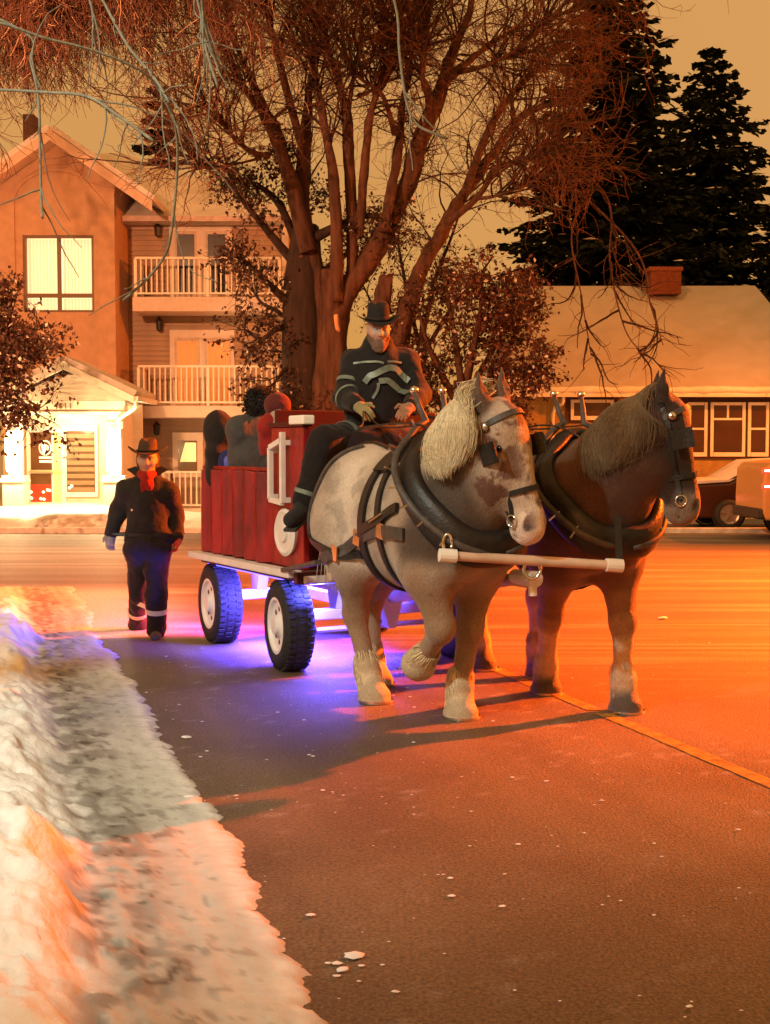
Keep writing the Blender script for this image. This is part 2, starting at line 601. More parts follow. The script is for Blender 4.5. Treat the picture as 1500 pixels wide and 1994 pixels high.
# lane line, worn
mk = MB()
yl = np.arange(2.4, 11.0, .1)
for k, (a, b) in enumerate(zip(yl[:-1], yl[1:])):
    if fbm(a * 1.9, 3.3, 0, 3) < -.34: continue
    for (s0, s1) in ((-.055, .055),):
        def j(y, s):
            x = .74 - (y - 9.87) * .339 + s + .012 * float(fbm(y*6, s*40, 0, 2))
            return V((x, y, float(road_z(np.array(x), np.array(y))) + .0045))
        mk.quad(j(a, s0), j(a, s1), j(b, s1), j(b, s0))
tag(mk.build('lane_line', mat('worn_paint', (.44, .22, .03), .6, var=.3, scale=30, tint=(.10, .07, .03), tscale=11, tamt=.7)), kind='structure')

# ploughed snow along the near kerb
def bank_xy(T, Y):
    off = .12 * fbm(Y*1.6, 0*Y, 2, 4)
    return -.258 - (Y - 3.865) * .3217 - T + .035 * fbm(T*5, Y*5, 51, 3) * sstep(.5, .8, T) + off * np.exp(-np.clip(T, 0, 9) * 2.2)

def bank_h(T, Y):
    e = T + .02 + .05 * fbm(T*4 + 3*fbm(Y*4, T*4, 2, 2), Y*6, 61, 4) + .05 * fbm(T*9, Y*25, 63, 3) + .030 * fbm(T*24, Y*55, 65, 2)
    rim = -.022 + .042 * sstep(-.03, .05, e) + .009 * fbm(T*9, Y*7, 1, 4) * sstep(.02, .2, T)
    furrow = -.005 * sstep(.05, .2, T) * np.abs(np.sin((T + .06 * fbm(Y*1.2, 0*Y, 3, 3)) * 24))
    t0 = .58 + .13 * fbm(Y*1.1, 0*Y, 8, 4)
    up = sstep(t0, t0 + .30 + .12 * fbm(Y*2.3, 0*Y, 5, 3), T + .05 * fbm(T*6, Y*7, 2, 3))
    lump = .12 + .09 * fbm(T*1.2, Y*1.1, 4, 3) + .07 * fbm(T*4.5, Y*4.0, 12, 4)
    block = .03 * (vnoise(np.floor(Y*1.7 + .4*T), np.floor(T*1.6), 3) > .1)
    rough = (.030 * fbm(T*15, Y*13, 21, 4) + .07 * np.abs(fbm(T*3.6, Y*3.0, 31, 4)) + .03 * fbm(T*7, Y*6, 41, 3))
    clods = .035 * np.clip(fbm(T*13, Y*11, 7, 3), 0, 1) * sstep(t0 - .35, t0, T) * sstep(t0 + .3, t0 + .05, T)
    fall = sstep(15.2, 13.0, Y + .4 * T - .0)
    h = rim + furrow + (up * (lump + block + rough) + clods) * (.35 + .65 * sstep(14.5, 11.5, Y)) * fall
    return h * sstep(15.6, 15.0, Y) - .03 * sstep(15.0, 15.6, Y)

Tt = span((-.24, 1.5, .017), (1.5, 7.5, .10)); Yy = span((2.5, 9.5, .024), (9.5, 15.7, .05))
TT, YY = np.meshgrid(Tt, Yy, indexing='ij')
XX = bank_xy(TT, YY); ZZ = bank_h(TT, YY)
t0 = .58 + .13 * fbm(YY*1.1, 0*YY, 8, 4)
dirt = sstep(t0 - .42, t0 - .12, TT) * sstep(t0 + .20, t0 + .02, TT) * (.35 + .65 * sstep(-.25, .25, fbm(TT*13, YY*10, 5, 4)))
dirt = np.clip(.72 * dirt + .40 * sstep(.22, .42, fbm(TT*21, YY*15, 9, 3)) * sstep(.04, .16, TT) * sstep(t0 + .1, t0 - .1, TT), 0, 1)
grey = (.72 + .25 * fbm(TT*2.5, YY*1.6, 3, 4)) * sstep(0, .12, TT) * sstep(t0 + .1, t0 - .1, TT)
thinE = sstep(.10, -.02, TT + .05 * fbm(TT*9, YY*25, 63, 3) + .03 * fbm(TT*24, YY*55, 65, 2))
BC = mixc((.80, .81, .82), (.36, .38, .35), np.clip(grey, 0, 1)) * (1 - dirt[..., None]) + np.array((.10, .085, .07)) * dirt[..., None]
BC = BC * (1 - .55 * thinE[..., None]) + np.array((.22, .19, .16)) * .55 * thinE[..., None]
nt_, ny_ = len(Tt), len(Yy)
ii = np.arange(nt_-1)[:, None] * ny_ + np.arange(ny_-1)[None]
tag(mesh_np('snow_bank', np.stack([XX, YY, ZZ], -1).reshape(-1, 3), np.stack([ii, ii+1, ii+ny_+1, ii+ny_], -1).reshape(-1, 4), snow_m, None, True, BC.reshape(-1, 3)), kind='structure')

# loose crumbs of snow and ice on the asphalt
cr = []
def crumb(x, y, r, flat=.5):
    import itertools
    n = 6; v = []; f = []
    rot = random.random() * 6
    for i, (z, q) in enumerate(((0, 1.0), (.5, .85), (.95, .35))):
        for j in range(n):
            a = rot + j * 2 * math.pi / n
            k = r * q * random.uniform(.7, 1.25)
            v.append((x + 1.7 * k * math.cos(a), y + k * math.sin(a), .008 + z * r * flat * random.uniform(.8, 1.2)))
    for i in range(2):
        for j in range(n):
            f.append((i*n+j, i*n+(j+1) % n, (i+1)*n+(j+1) % n, (i+1)*n+j))
    f.append((12, 13, 14, 15)); f.append((12, 15, 16, 17))
    cr.append((v, f))
for (px, py, r) in ((372, 1557, .034), (690, 1866, .024), (605, 1786, .012), (655, 1880, .012), (668, 1893, .016), (1292, 1205, .03), (880, 1748, .010), (640, 1880, .008), (362, 1438, .02), (655, 1905, .009), (705, 1885, .008)):
    p = G(px, py); crumb(p.x, p.y, r)
for _ in range(260):
    y = random.uniform(2.8, 11); x = random.uniform(-1.5 - (y-4)*.32 + 1.2, 1.2 + .3*y)
    x = -.2 - (y - 3.865) * .3217 + abs(random.gauss(0, 1.6)) if random.random() < .6 else x
    crumb(x, y, random.choice((.003, .003, .004, .005, .008)))
vv, ff = [], []
for v, f in cr:
    b = len(vv); vv += v; ff += [tuple(b + k for k in q) for q in f]
tag(mesh_np('snow_crumbs', vv, ff, mat('crumb_snow', (.72, .72, .74), .7, var=.1)), label='loose crumbs of snow lying on the dark asphalt', kind='stuff')

# far verge in front of the buildings
def lawn_z(X, Y):
    front = 25.0 + 2.9 * sstep(3.5, 5.0, X)
    ridge = np.exp(-((Y - front - .5) / .45) ** 2) * (.22 + .20 * fbm(X*.9, Y*.9, 2, 4))
    porch = .30 * np.exp(-((X + 7.2) / 3.4) ** 2) * sstep(26.5, 28.2, Y) * sstep(28.6, 28.3, Y)
    return np.where(Y < front, -.04, .10 * sstep(front, front + .5, Y) + ridge + porch + .07 * fbm(X*.8, Y*1.3, 3, 4))
sheet('snow_verge', span((-40, -14, 1.0), (-14, 10, .12), (10, 40, .8)), span((24.6, 30, .10), (30, 48, .7)), lawn_z, lambda X, Y, Z: mixc((.80, .80, .82), (.45, .42, .38), .6 * sstep(.12, .4, fbm(X*2.2, Y*2.2, 6, 4))), snow_m)
kb = MB(); kb.box((-45, 24.78, -.03), (45, 24.92, .11))
tag(kb.build('kerb', mat('kerb_concrete', (.55, .53, .50), .8, var=.25, scale=6), bevel=.02), kind='structure')

# ================================================================== APARTMENT BUILDING
stucco = mat('stucco', (.50, .30, .19), .85, var=.10, scale=5, bump=.5, bscale=90)
trim_m = mat('trim_paint', (.66, .58, .50), .6, var=.06)
siding_m = mat('siding_paint', (.38, .27, .19), .65, var=.08, scale=3)
white_m = mat('white_paint', (.78, .74, .68), .5, var=.05)
dark_glass = mat('dark_glass', (.012, .013, .014), .30, var=0, spec=.2)
roof_snow = mat('roof_snow', (.66, .62, .60), .8, var=.10, scale=2.0, bump=.3, bscale=8, tint=(.45, .40, .36), tscale=.8, tamt=.5)
shingle_m = mat('shingles', (.12, .09, .075), .85, var=.3, scale=20)
black_m = mat('black_metal', (.02, .02, .02), .45, var=0)

def xz(px, py, d):
    p = P(px, py, d); return p.x, p.z
def pbox(mb, px0, py0, px1, py1, d0, d1):
    pc = (py0 + py1) / 2; cx = (px0 + px1) / 2
    mb.box((P(px0, pc, d0).x, d0, P(cx, py0, d0).z), (P(px1, pc, d0).x, d1, P(cx, py1, d0).z)); return mb

DT, DW, DB, DP = 30.5, 32.0, 30.9, 28.6
A = thing('apartment_building', 'three-storey stucco apartment building with gabled tower, balconies and brightly lit porch', 'building', (-6.5, 31.5, .1))
tx0, tx1 = P(3, 600, DT).x, P(226, 600, DT).x
tcx = P(110, 300, DT).x
zpk = P(110, 262, DT).z; zev = P(300, 398, DT).z
slope = (zpk - zev) / (P(305, 395, DT).x - tcx)
gz = lambda x: zpk - .18 - slope * abs(x - tcx)
wx0, wz1 = xz(44, 458, DT); wx1, wz0 = xz(184, 608, DT)
m = MB()
m.box((tx0, DT, .05), (wx0, DT + 4, gz(tx0))); m.box((wx1, DT, .05), (tx1, DT + 4, gz(tx1)))
m.box((wx0, DT, .05), (wx1, DT + .35, wz0))
m.prism([(wx0, DT, wz1), (wx1, DT, wz1), (wx1, DT, gz(wx1)), (tcx, DT, gz(tcx)), (wx0, DT, gz(wx0))], (0, .35, 0))
m.prism([(tx0, DT, gz(tx0) - .002), (wx0, DT, gz(tx0) - .002), (wx0, DT, gz(wx0))], (0, .34, 0))
m.prism([(wx1, DT, gz(wx1)), (wx1, DT, gz(tx1) - .002), (tx1, DT, gz(tx1) - .002)], (0, .34, 0))
m.box((wx0, DT + 1.2, wz0 - .3), (wx1, DT + 1.3, wz1 + .3))
tw = m.build('tower_wall', stucco, A)
pl = MB()
for a, b in ((tx0, P(32, 600, DT).x), (P(193, 600, DT).x, tx1)):
    pl.box((a + .003, DT - .06, .06), (b, DT - .002, gz(a if a < tcx else b) - .25))
pl.build('pilaster', stucco, tw)
ar = MB(); n = 18; ro = (tx1 - tx0) * .40; zc = P(110, 400, DT).z
for k in range(n):
    a0, a1 = math.pi * k / n, math.pi * (k + 1) / n
    q = lambda r, a: V((tcx + r * math.cos(a), DT - .05, zc + r * .78 * math.sin(a)))
    ar.prism([q(ro, a0), q(ro, a1), q(ro - .08, a1), q(ro - .08, a0)], (0, .048, 0))
ar.build('arch_moulding', stucco, tw)
# tower window with vertical blinds lit from the stairwell behind
win = MB()
frm_m = mat('bronze_frame', (.16, .09, .05), .5, var=0)
ztr0, ztr1 = P(110, 579, DT).z, P(110, 571, DT).z
wmx0, wmx1 = P(111, 530, DT).x, P(118, 530, DT).x
for bx in (((wx0, wz0), (wx0 + .06, wz1)), ((wx1 - .06, wz0), (wx1, wz1)), ((wx0, wz1 - .06), (wx1, wz1)), ((wx0, wz0), (wx1, wz0 + .06)), ((wmx0, wz0), (wmx1, wz1)), ((wx0, ztr0), (wx1, ztr1))):
    win.box((bx[0][0], DT + .03 + .002 * len(win.f) / 6, bx[0][1]), (bx[1][0], DT + .12, bx[1][1]))
wf = win.build('tower_window', frm_m, A)
blind_m = mat('lit_blind', (.85, .80, .65), .8, var=.03, emit=(1.0, .78, .42), estr=.5)
slat_me = None
for (a, b, lo, hi) in ((wx0 + .07, wmx0 - .01, ztr1 + .01, wz1 - .07), (wmx1 + .01, wx1 - .07, ztr1 + .01, wz1 - .07), (wx0 + .07, wmx0 - .01, wz0 + .07, ztr0 - .01), (wmx1 + .01, wx1 - .07, wz0 + .07, ztr0 - .01)):
    n = 9; w = (b - a) / n
    for k in range(n):
        s = MB(); x = a + w * (k + .5); yy = DT + .22
        s.bar((x, yy, lo), (x, yy, hi), w * .98, .012, up=(.42, 1, 0)); s.build('blind_slat', blind_m, wf)
glow = MB(); glow.quad((wx0, DT + .40, wz0), (wx1, DT + .40, wz0), (wx1, DT + .40, wz1), (wx0, DT + .40, wz1))
glow.build('lit_stairwell', mat('stair_glow', (.8, .75, .6), .8, var=0, emit=(1.0, .74, .38), estr=.9), wf)
# tower gable roof
rf = MB()
ov = P(305, 395, DT).x - tcx
for sgn in (-1, 1):
    e = V((tcx + sgn * ov, DT - .55, zpk - slope * ov)); t = V((tcx, DT - .55, zpk))
    nrm = V((sgn * slope, 0, 1)).normalized()
    rf.prism([e, t, t + nrm * .12 if sgn < 0 else t + nrm * .118, e + nrm * .12], (0, 5.5, 0))
roof = rf.build('gable_roof', roof_snow, A)
fs = MB()
for sgn in (-1, 1):
    e = V((tcx + sgn * ov, DT - .60, zpk - slope * ov - .02)); t = V((tcx, DT - .60 - .002 * sgn, zpk - .02))
    fs.prism([e, t, t - V((0, 0, .26)), e - V((0, 0, .26))], (0, .045, 0))
    fs.prism([e + V((0, .05, -.20)), t + V((0, .05, -.22)), t + V((0, .05, -.25)), e + V((0, .05, -.23))], (0, .5, 0))
fs.build('fascia', mat('fascia_paint', (.60, .43, .33), .6, var=.05), roof)
# main wall behind, covered with lap siding
sx0, sx1 = tx1 - .3, P(560, 600, DW).x
ztop = P(400, 428, DW).z
bw = MB(); bw.box((sx0 - .1, DW + .03, .05), (sx1, DW + 6, ztop + .3)); wall = bw.build('wall', siding_m, A)
bd = MB(); lap = .128
bd.prism([(sx0, DW + .03, 0), (sx0, DW - .028, .004), (sx0, DW + .012, lap + .012), (sx0, DW + .03, lap + .012)], (sx1 - .12 - sx0, 0, 0))
b0 = bd.build('siding_board', siding_m, wall)
zb = .25; k = 0
while zb < ztop - .1:
    o = b0 if k == 0 else b0.copy()
    if k: COL.objects.link(o)
    o.parent = wall; o.location = (0, 0, zb); zb += lap; k += 1
cb = MB(); cb.box((sx1 - .13, DW - .05, .06), (sx1 + .02, DW + .2, ztop)); cb.build('corner_board', trim_m, wall)
fb = MB(); fb.box((sx0, DW - .045, P(400, 446, DW).z), (sx1 + .03, DW + .02, ztop + .12)); fb.build('frieze_board', mat('mauve_trim', (.48, .36, .32), .6), wall)
# main hip roof, thin snow
ez = P(450, 420, 31.3).z
hr = MB()
E0, E1 = V((tx1 - 4, 31.3, ez)), V((sx1 + .55, 31.3, ez))
R0, R1 = V((-30, 37, P(205, 298, 37).z)), V((P(238, 298, 37).x, 37, P(205, 298, 37).z))
B1 = V((sx1 + .55, 43, ez))
EL = V((-30, 31.3, ez))
hr.quad(EL, E1, R1, R0); hr.tri(E1, B1, R1); hr.quad(B1, V((-30, 43, ez)), R0, R1)
hr.quad(EL + V((0, 0, -.12)), E1 + V((0, 0, -.12)), B1 + V((0, 0, -.12)), V((-30, 43, ez - .12)))
hr.quad(EL, E1, E1 + V((0, 0, -.12)), EL + V((0, 0, -.12))); hr.quad(E1, B1, B1 + V((0, 0, -.12)), E1 + V((0, 0, -.12)))
mr = hr.build('main_roof', roof_snow, A)
gt = MB(); gt.box((tx1 - .1, 31.17, ez - .16), (sx1 + .6, 31.295, ez - .03)); gt.build('gutter', mat('gutter_paint', (.46, .34, .30), .5), mr)
ch = MB(); pbox(ch, 45, 222, 66, 292, 35.5, 36.1); ch.build('chimney', mat('dark_brick', (.09, .045, .03), .9, var=.3, scale=30), mr)

# balconies
rail_m = mat('railing_paint', (.74, .66, .56), .45, var=.03)
def balcony(px0, px1, rt, rb, sb, d0=DB):
    s = MB(); pbox(s, px0 - 6, rb + 4, px1 + 4, sb, d0 - .05, DW + .02)
    bal = s.build('balcony', mat('balcony_slab', (.62, .50, .42), .7, var=.06), A, bevel=.01)
    x0, z1 = xz(px0, rt, d0); x1, z0 = xz(px1, rb, d0); zsl = P(400, rb + 4, d0).z
    r = MB(); r.bar((x0, d0, z1 - .03), (x1, d0, z1 - .03), .07, .055); r.build('top_rail', rail_m, bal, bevel=.006)
    r = MB(); r.bar((x0, d0, zsl + .085), (x1, d0, zsl + .085), .05, .045); r.build('bottom_rail', rail_m, bal)
    for x in (x0, (x0 * .5 + x1 * .5), x1):
        p = MB(); p.box((x - .035, d0 - .037, zsl), (x + .035, d0 + .037, z1 - .06)); p.build('rail_post', rail_m, bal)
    r = MB(); r.bar((x0, d0 + .04, z1 - .03), (x0, DW, z1 - .03), .05, .05); r.bar((x0, d0 + .04, zsl + .085), (x0, DW, zsl + .085), .04, .04)
    for q in range(1, 9):
        yq = d0 + (DW - d0) * q / 9; r.box((x0 - .012, yq - .012, zsl + .10), (x0 + .012, yq + .012, z1 - .05))
    r.build('side_railing', rail_m, bal)
    n = int((x1 - x0) / .132); me = None
    for q in range(1, n):
        x = x0 + (x1 - x0) * q / n
        if me is None:
            bb = MB(); bb.box((-.016, -.016, 0), (.016, .016, z1 - .055 - zsl - .10)); o = bb.build('baluster', rail_m, bal, world=False); me = o.data
        else:
            o = bpy.data.objects.new('baluster', me); COL.objects.link(o); o.parent = bal
        o.location = INV[A.name] @ V((x, d0, zsl + .105))
    return bal
balcony(264, 545, 500, 574, 606)
balcony(270, 541, 711, 786, 813)
g2 = balcony(318, 470, 917, 986, 1000)

def french_door(pxs, py0, py1, pane_m, px0, px1, label=None):
    s = MB(); pbox(s, px0, py0, px1, py1, DW - .07, DW + .05)
    d = s.build('balcony_door', trim_m, A, bevel=.012)
    if label: d['label'] = label
    for a, b in pxs:
        q = MB(); pbox(q, a - 4, py0 + 16, b + 4, py1 - 14, DW - .085, DW - .06); q.build('door_leaf', mat('door_paint', (.52, .42, .35), .5), d, bevel=.01)
        q = MB(); pbox(q, a, py0 + 22, b, py1 - 22, DW - .092, DW - .08); q.build('pane', pane_m, d)
curtain_m = mat('lit_curtain', (.6, .3, .14), .8, var=.15, scale=6, stretch=(6, 1, .3), emit=(1.0, .30, .06), estr=.30)
french_door(((345, 379), (405, 439)), 434, 596, dark_glass, 330, 452, 'dark unlit french door on the top balcony')
french_door(((345, 385), (404, 446)), 642, 808, curtain_m, 331, 457, 'french door on the middle balcony with orange lit curtains')
gw = MB(); pbox(gw, 336, 842, 396, 930, DW - .07, DW + .05); gw_ = gw.build('ground_floor_window', trim_m, A, bevel=.012)
q = MB(); pbox(q, 347, 858, 384, 922, DW - .08, DW - .06); q.build('pane', mat('dim_room', (.10, .05, .02), .2, var=0, emit=(1, .35, .07), estr=.08), gw_)
q = MB(); a, b = xz(352, 899, DW), xz(383, 862, DW)
q.prism([(a[0], DW - .10, a[1]), (b[0], DW - .10, a[1]), (b[0], DW - .10, b[1]), (a[0] + .14, DW - .10, b[1])], (0, .015, 0))
q.build('lit_lampshade', mat('lampshade_glow', (.8, .6, .3), .8, var=0, emit=(1.0, .66, .22), estr=1.0), gw_)
for px, py in ((310, 452), (313, 634), (308, 836)):
    x, z = xz(px, py, DW)
    l = MB(); l.lathe([(-.17, .0), (-.16, .03), (-.13, .07), (.08, .085), (.10, .11), (.16, .05), (.20, .012), (.24, .0)], (x, DW - .20, z), n=10); l.box((x - .03, DW - .17, z + .09), (x + .03, DW - .01, z + .13))
    l.build('unlit_wall_lantern', black_m, A)

# --- entrance porch
porch_wall_m = mat('porch_wall', (.72, .62, .48), .7, var=.05)
pz0 = P(130, 1003, DP).z
pm = MB()
pbox(pm, 8, 984, 240, 1012, DP - .1, DP + 2.2)
porch = pm.build('entrance_porch', mat('porch_step', (.62, .58, .53), .8, var=.15, scale=6), A, bevel=.02)
px_l, px_r = P(12, 850, DP).x, P(240, 850, DP).x
bk = MB(); dback = DP + 1.75
bk.box((px_l - .5, dback, .06), (px_r + .1, dback + .1, P(130, 785, dback).z)); bk.box((px_r - .32, DP + .25, .06), (px_r - .14, dback, P(130, 800, DP).z))
bk.build('porch_wall', porch_wall_m, porch)
fr = MB(); zf0, zf1 = P(130, 806, DP).z, P(130, 780, DP).z
fr.box((px_l - .3, DP - .02, zf0), (px_r + .06, DP + .25, zf1)); fr.box((px_l - .3, DP + .25, zf1 - .06), (px_r + .06, dback, zf1 - .01))
fr.build('porch_beam', trim_m, porch, bevel=.01)
sl = MB(); sl.box((px_l - .34, DP - .05, zf0 - .02), (px_r + .09, DP - .022, zf0 + .05)); sl.build('beam_moulding', white_m, porch)
ppx, ppz = xz(131, 706, DP); pex, pez = xz(268, 772, DP)
psl = (ppz - pez) / (pex - ppx)
# gable clad in boards
yb = zf1; nb = 5; hb = (ppz - .28 - zf1) / nb
for k in range(nb):
    za, zb_ = zf1 + k * hb + .004, zf1 + (k + 1) * hb
    ha = (ppz - .20 - za) / psl; hb2 = max((ppz - .20 - zb_) / psl, .05)
    s = MB(); s.prism([(ppx - ha, DP - .03, za), (ppx + ha, DP - .03, za), (ppx + hb2, DP + .005, zb_), (ppx - hb2, DP + .005, zb_)], (0, .05, 0)); s.build('gable_board', siding_m if False else trim_m, porch)
rp = MB()
for sgn in (-1, 1):
    e = V((ppx + sgn * (pex - ppx), DP - .35, pez)); t = V((ppx, DP - .35 + .001 * sgn, ppz)); nr = V((sgn * psl, 0, 1)).normalized()
    rp.prism([e, t, t + nr * .13, e + nr * .13], (0, 2.4, 0))
pr = rp.build('porch_roof', roof_snow, porch)
rk = MB()
for sgn in (-1, 1):
    e = V((ppx + sgn * (pex - ppx), DP - .40, pez - .01)); t = V((ppx, DP - .40 - .002 * sgn, ppz - .01))
    rk.prism([e, t, t - V((0, 0, .17)), e - V((0, 0, .17))], (0, .045, 0))
rk.build('rake_board', white_m, porch)
gu = MB(); gu.box((pex - .04, DP - .38, pez - .12), (pex + .09, DP + 2, pez - .01))
gu.tube(catmull([(pex + .02, DP - .3, pez - .12), (pex - .02, DP - .28, pez - .28), (pex - .42, DP - .06, pez - .52), (px_r - .02, DP - .05, pez - .62)], 4), .045, 8)
gu.build('gutter_pipe', white_m, porch, smooth=False)
lantern_glass = mat('lantern_glass', (1, .95, .85), .4, var=0, emit=(1.0, .80, .46), estr=7.5)
for i, pc in enumerate((27, 223)):
    x = P(pc, 850, DP).x
    c = MB(); c.box((x - .15, DP + .02, P(27, 936, DP).z), (x + .15, DP + .24, zf0)); c.box((x - .19, DP - .02, zf0 - .34), (x + .19, DP + .245, zf0 - .18))
    co = c.build('column', white_m, porch, bevel=.01)
    c = MB(); zp = P(27, 926, DP).z
    c.box((x - .25, DP - .12, pz0 - .15), (x + .25, DP + .28, zp - .16)); c.box((x - .29, DP - .16, zp - .16), (x + .29, DP + .30, zp - .07)); c.box((x - .26, DP - .13, zp - .07), (x + .26, DP + .27, zp))
    c.build('pedestal', trim_m, porch, bevel=.012)
    z0, z1 = P(27, 920, DP).z, P(27, 838, DP).z
    ln = MB(); ln.lathe([(z0, .02), (z0 + .02, .13), (z0 + .12, .16), (z1 - .2, .17), (z1 - .06, .12), (z1, .03)], (x, DP - .12, 0), n=10)
    lo_ = ln.build('lit_lantern', lantern_glass, porch, smooth=True)
    lamp('porch_lantern_light', 'POINT', (x, DP - .55, (z0 + z1) / 2), 300, (1.0, .66, .30), shadow_soft_size=.15)
lamp('porch_ceiling_light', 'POINT', (P(120, 850, DP).x, DP + .75, zf0 - .25), 105, (1.0, .74, .38), shadow_soft_size=.12)
cl = MB(); x, z = xz(116, 806, DP); cl.lathe([(0, .01), (.01, .12), (.06, .13), (.09, .02)], (x, DP + .5, z - .06), n=12); cl.build('ceiling_light', lantern_glass, porch)
# house number
def text(name, body_, loc, size, m, parent, rot=(math.pi/2, 0, 0), ext=.006, align='CENTER'):
    c = bpy.data.curves.new(name, 'FONT'); c.body = body_; c.size = size; c.extrude = ext; c.align_x = align; c.align_y = 'CENTER'; c.resolution_u = 3; c.space_character = 1.15
    o = bpy.data.objects.new(name, c); COL.objects.link(o); c.materials.append(m); o.parent = parent
    bpy.context.view_layer.update()
    me = bpy.data.meshes.new_from_object(o.evaluated_get(bpy.context.evaluated_depsgraph_get())); bpy.data.objects.remove(o)
    o = bpy.data.objects.new(name, me); COL.objects.link(o); o.parent = parent
    o.location = INV[parent.name] @ V(loc); o.rotation_euler = rot; return o
x, z = xz(124, 791, DP)
text('house_number', '4811', (x, DP - .034, z), .20, mat('number_metal', (.10, .05, .02), .5, var=0), porch)
# glazed front door and side window under the porch
dw = dback - .05
fd = MB(); pbox(fd, 52, 832, 128, 998, dw - .02, dw + .04); door = fd.build('front_door', white_m, A, bevel=.01)
warm_glass = mat('warm_hall_glass', (.06, .03, .015), .15, var=.3, scale=3, emit=(1.0, .24, .03), estr=.16)
for (a, b, c_, d_) in ((60, 842, 101, 915), (60, 922, 101, 990)):
    q = MB(); pbox(q, a, b, c_, d_, dw - .03, dw - .015); q.build('pane', warm_glass, door)
q = MB(); pbox(q, 105, 842, 119, 990, dw - .032, dw - .015); q.build('lit_side_pane', mat('side_glow', (.7, .6, .2), .4, var=.2, scale=2, emit=(1.0, .70, .12), estr=.75), door)
q = MB(); pbox(q, 58, 916, 122, 920, dw - .09, dw - .05); q.build('push_bar', mat('brass', (.7, .55, .3), .3, metal=.6, var=0), door, bevel=.008)
# round white emblem and two bars on the glass
x, z = xz(89, 872, dw)
e = MB(); N = 28
for k in range(N):
    a0, a1 = 2*math.pi*k/N, 2*math.pi*(k+1)/N
    pq = lambda r, a: V((x + r * math.cos(a), dw - .036, z + r * 1.2 * math.sin(a)))
    e.quad(pq(.158, a0), pq(.158, a1), pq(.128, a1), pq(.128, a0))
pq = lambda r, a: V((x - .01 + r * math.cos(a), dw - .036, z - .01 + r * 1.3 * math.sin(a)))
e.v += [pq(.09 * (1 + .18 * math.sin(3*a + 1)), a) for a in np.linspace(0, 2*math.pi, 22)[:-1]]; e.f.append(tuple(range(len(e.v) - 21, len(e.v))))
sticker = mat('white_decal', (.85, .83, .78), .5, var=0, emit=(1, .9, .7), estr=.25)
e.build('door_emblem', sticker, door)
q = MB(); pbox(q, 76, 889, 101, 893, dw - .037, dw - .033); pbox(q, 77, 896, 101, 901, dw - .037, dw - .033); q.build('door_lettering_bar', sticker, door)
bulb_m = mat('lit_bulb', (1, .8, .6), .4, var=0, emit=(1.0, .55, .22), estr=5)
red_m = mat('red_glow', (.6, .03, .01), .6, var=.3, emit=(1.0, .03, .005), estr=.5)
q = MB(); pbox(q, 61, 944, 100, 989, dw - .034, dw - .031); q.build('poinsettia_display', red_m, door)
for px, py in ((61, 958), (62, 970), (85, 958), (93, 954), (97, 955), (80, 971), (86, 972), (77, 986), (91, 986), (136, 950), (140, 946)):
    x, z = xz(px, py, dw - .08); q = MB(); q.lathe([(-.035, .003), (-.02, .03), (.01, .035), (.035, .004)], (x, dw - .09, z), n=8); q.build('fairy_light', bulb_m, door, smooth=True)
sw = MB(); pbox(sw, 126, 828, 190, 968, dw - .03, dw + .04); sw_ = sw.build('side_window', white_m, A, bevel=.01)
q = MB(); pbox(q, 130, 839, 185, 958, dw - .036, dw - .02); q.build('pane', mat('dusky_glass', (.10, .055, .03), .2, var=.2, scale=3), sw_)
for k in range(9):
    q = MB(); py = 845 + k * 13; pbox(q, 131, py, 184, py + 8, dw - .05, dw - .04); q.build('blind_slat', mat('wood_slat', (.25, .13, .065), .6, var=.15), sw_)

# ================================================================== BUNGALOW ON THE RIGHT
DH = 34.0
H = thing('bungalow', 'low stucco bungalow with snow-covered roof, chimney and dark-trimmed white windows', 'house', (8.5, 37, .1))
hx0, hx1 = P(1000, 850, DH).x, P(1700, 850, DH).x
zev = P(1300, 772, DH).z
hw_m = mat('olive_stucco', (.36, .24, .08), .9, var=.14, scale=6, bump=.5, bscale=60)
w = MB(); w.box((hx0, DH, .05), (hx1, DH + 8, zev)); hwall = w.build('wall', hw_m, H)
r = MB(); ed = DH - .6; ez = P(1300, 764, ed).z
ry = DH + 4.6; rz = P(1250, 563, ry).z
e0, e1 = V((P(975, 764, ed).x, ed, ez)), V((P(1640, 764, ed).x, ed, ez))
r0, r1 = V((P(985, 563, ry).x, ry, rz)), V((P(1470, 563, ry).x, ry, rz))
NX, NY = 60, 24
vs = []; 
for j in range(NY + 1):
    for i in range(NX + 1):
        a = e0.lerp(e1, i / NX); b = r0.lerp(r1, i / NX); p = a.lerp(b, j / NY)
        vs.append((p.x, p.y, p.z + .10 + .05 * float(fbm(p.x * .7, p.y * .7, 2, 3)) * (1 if 0 < j < NY else .3)))
fc = [(j*(NX+1)+i, j*(NX+1)+i+1, (j+1)*(NX+1)+i+1, (j+1)*(NX+1)+i) for j in range(NY) for i in range(NX)]
r.v = [V(p) for p in vs]; r.f = fc
bz = V((0, 2 * (ry - ed), 0))
r.quad(e1, e1 + bz, r1 + V((0, 0, .1)), r1 + V((0, 0, .1))) if False else r.tri(e1 + V((0, 0, .1)), e1 + bz, r1 + V((0, 0, .1)))
r.quad(e1 + bz, e0 + bz, r0 + V((0, 0, .1)), r1 + V((0, 0, .1))); r.tri(e0 + bz, e0 + V((0, 0, .1)), r0 + V((0, 0, .1)))
hroof = r.build('roof', mat('bungalow_roof_snow', (.44, .42, .40), .8, var=.06, scale=2, bump=.25, bscale=6), H, smooth=False)
f_ = MB(); f_.box((e0.x, ed - .02, ez - .12), (e1.x, ed + .08, ez + .10)); f_.build('eave_board', white_m, hroof)
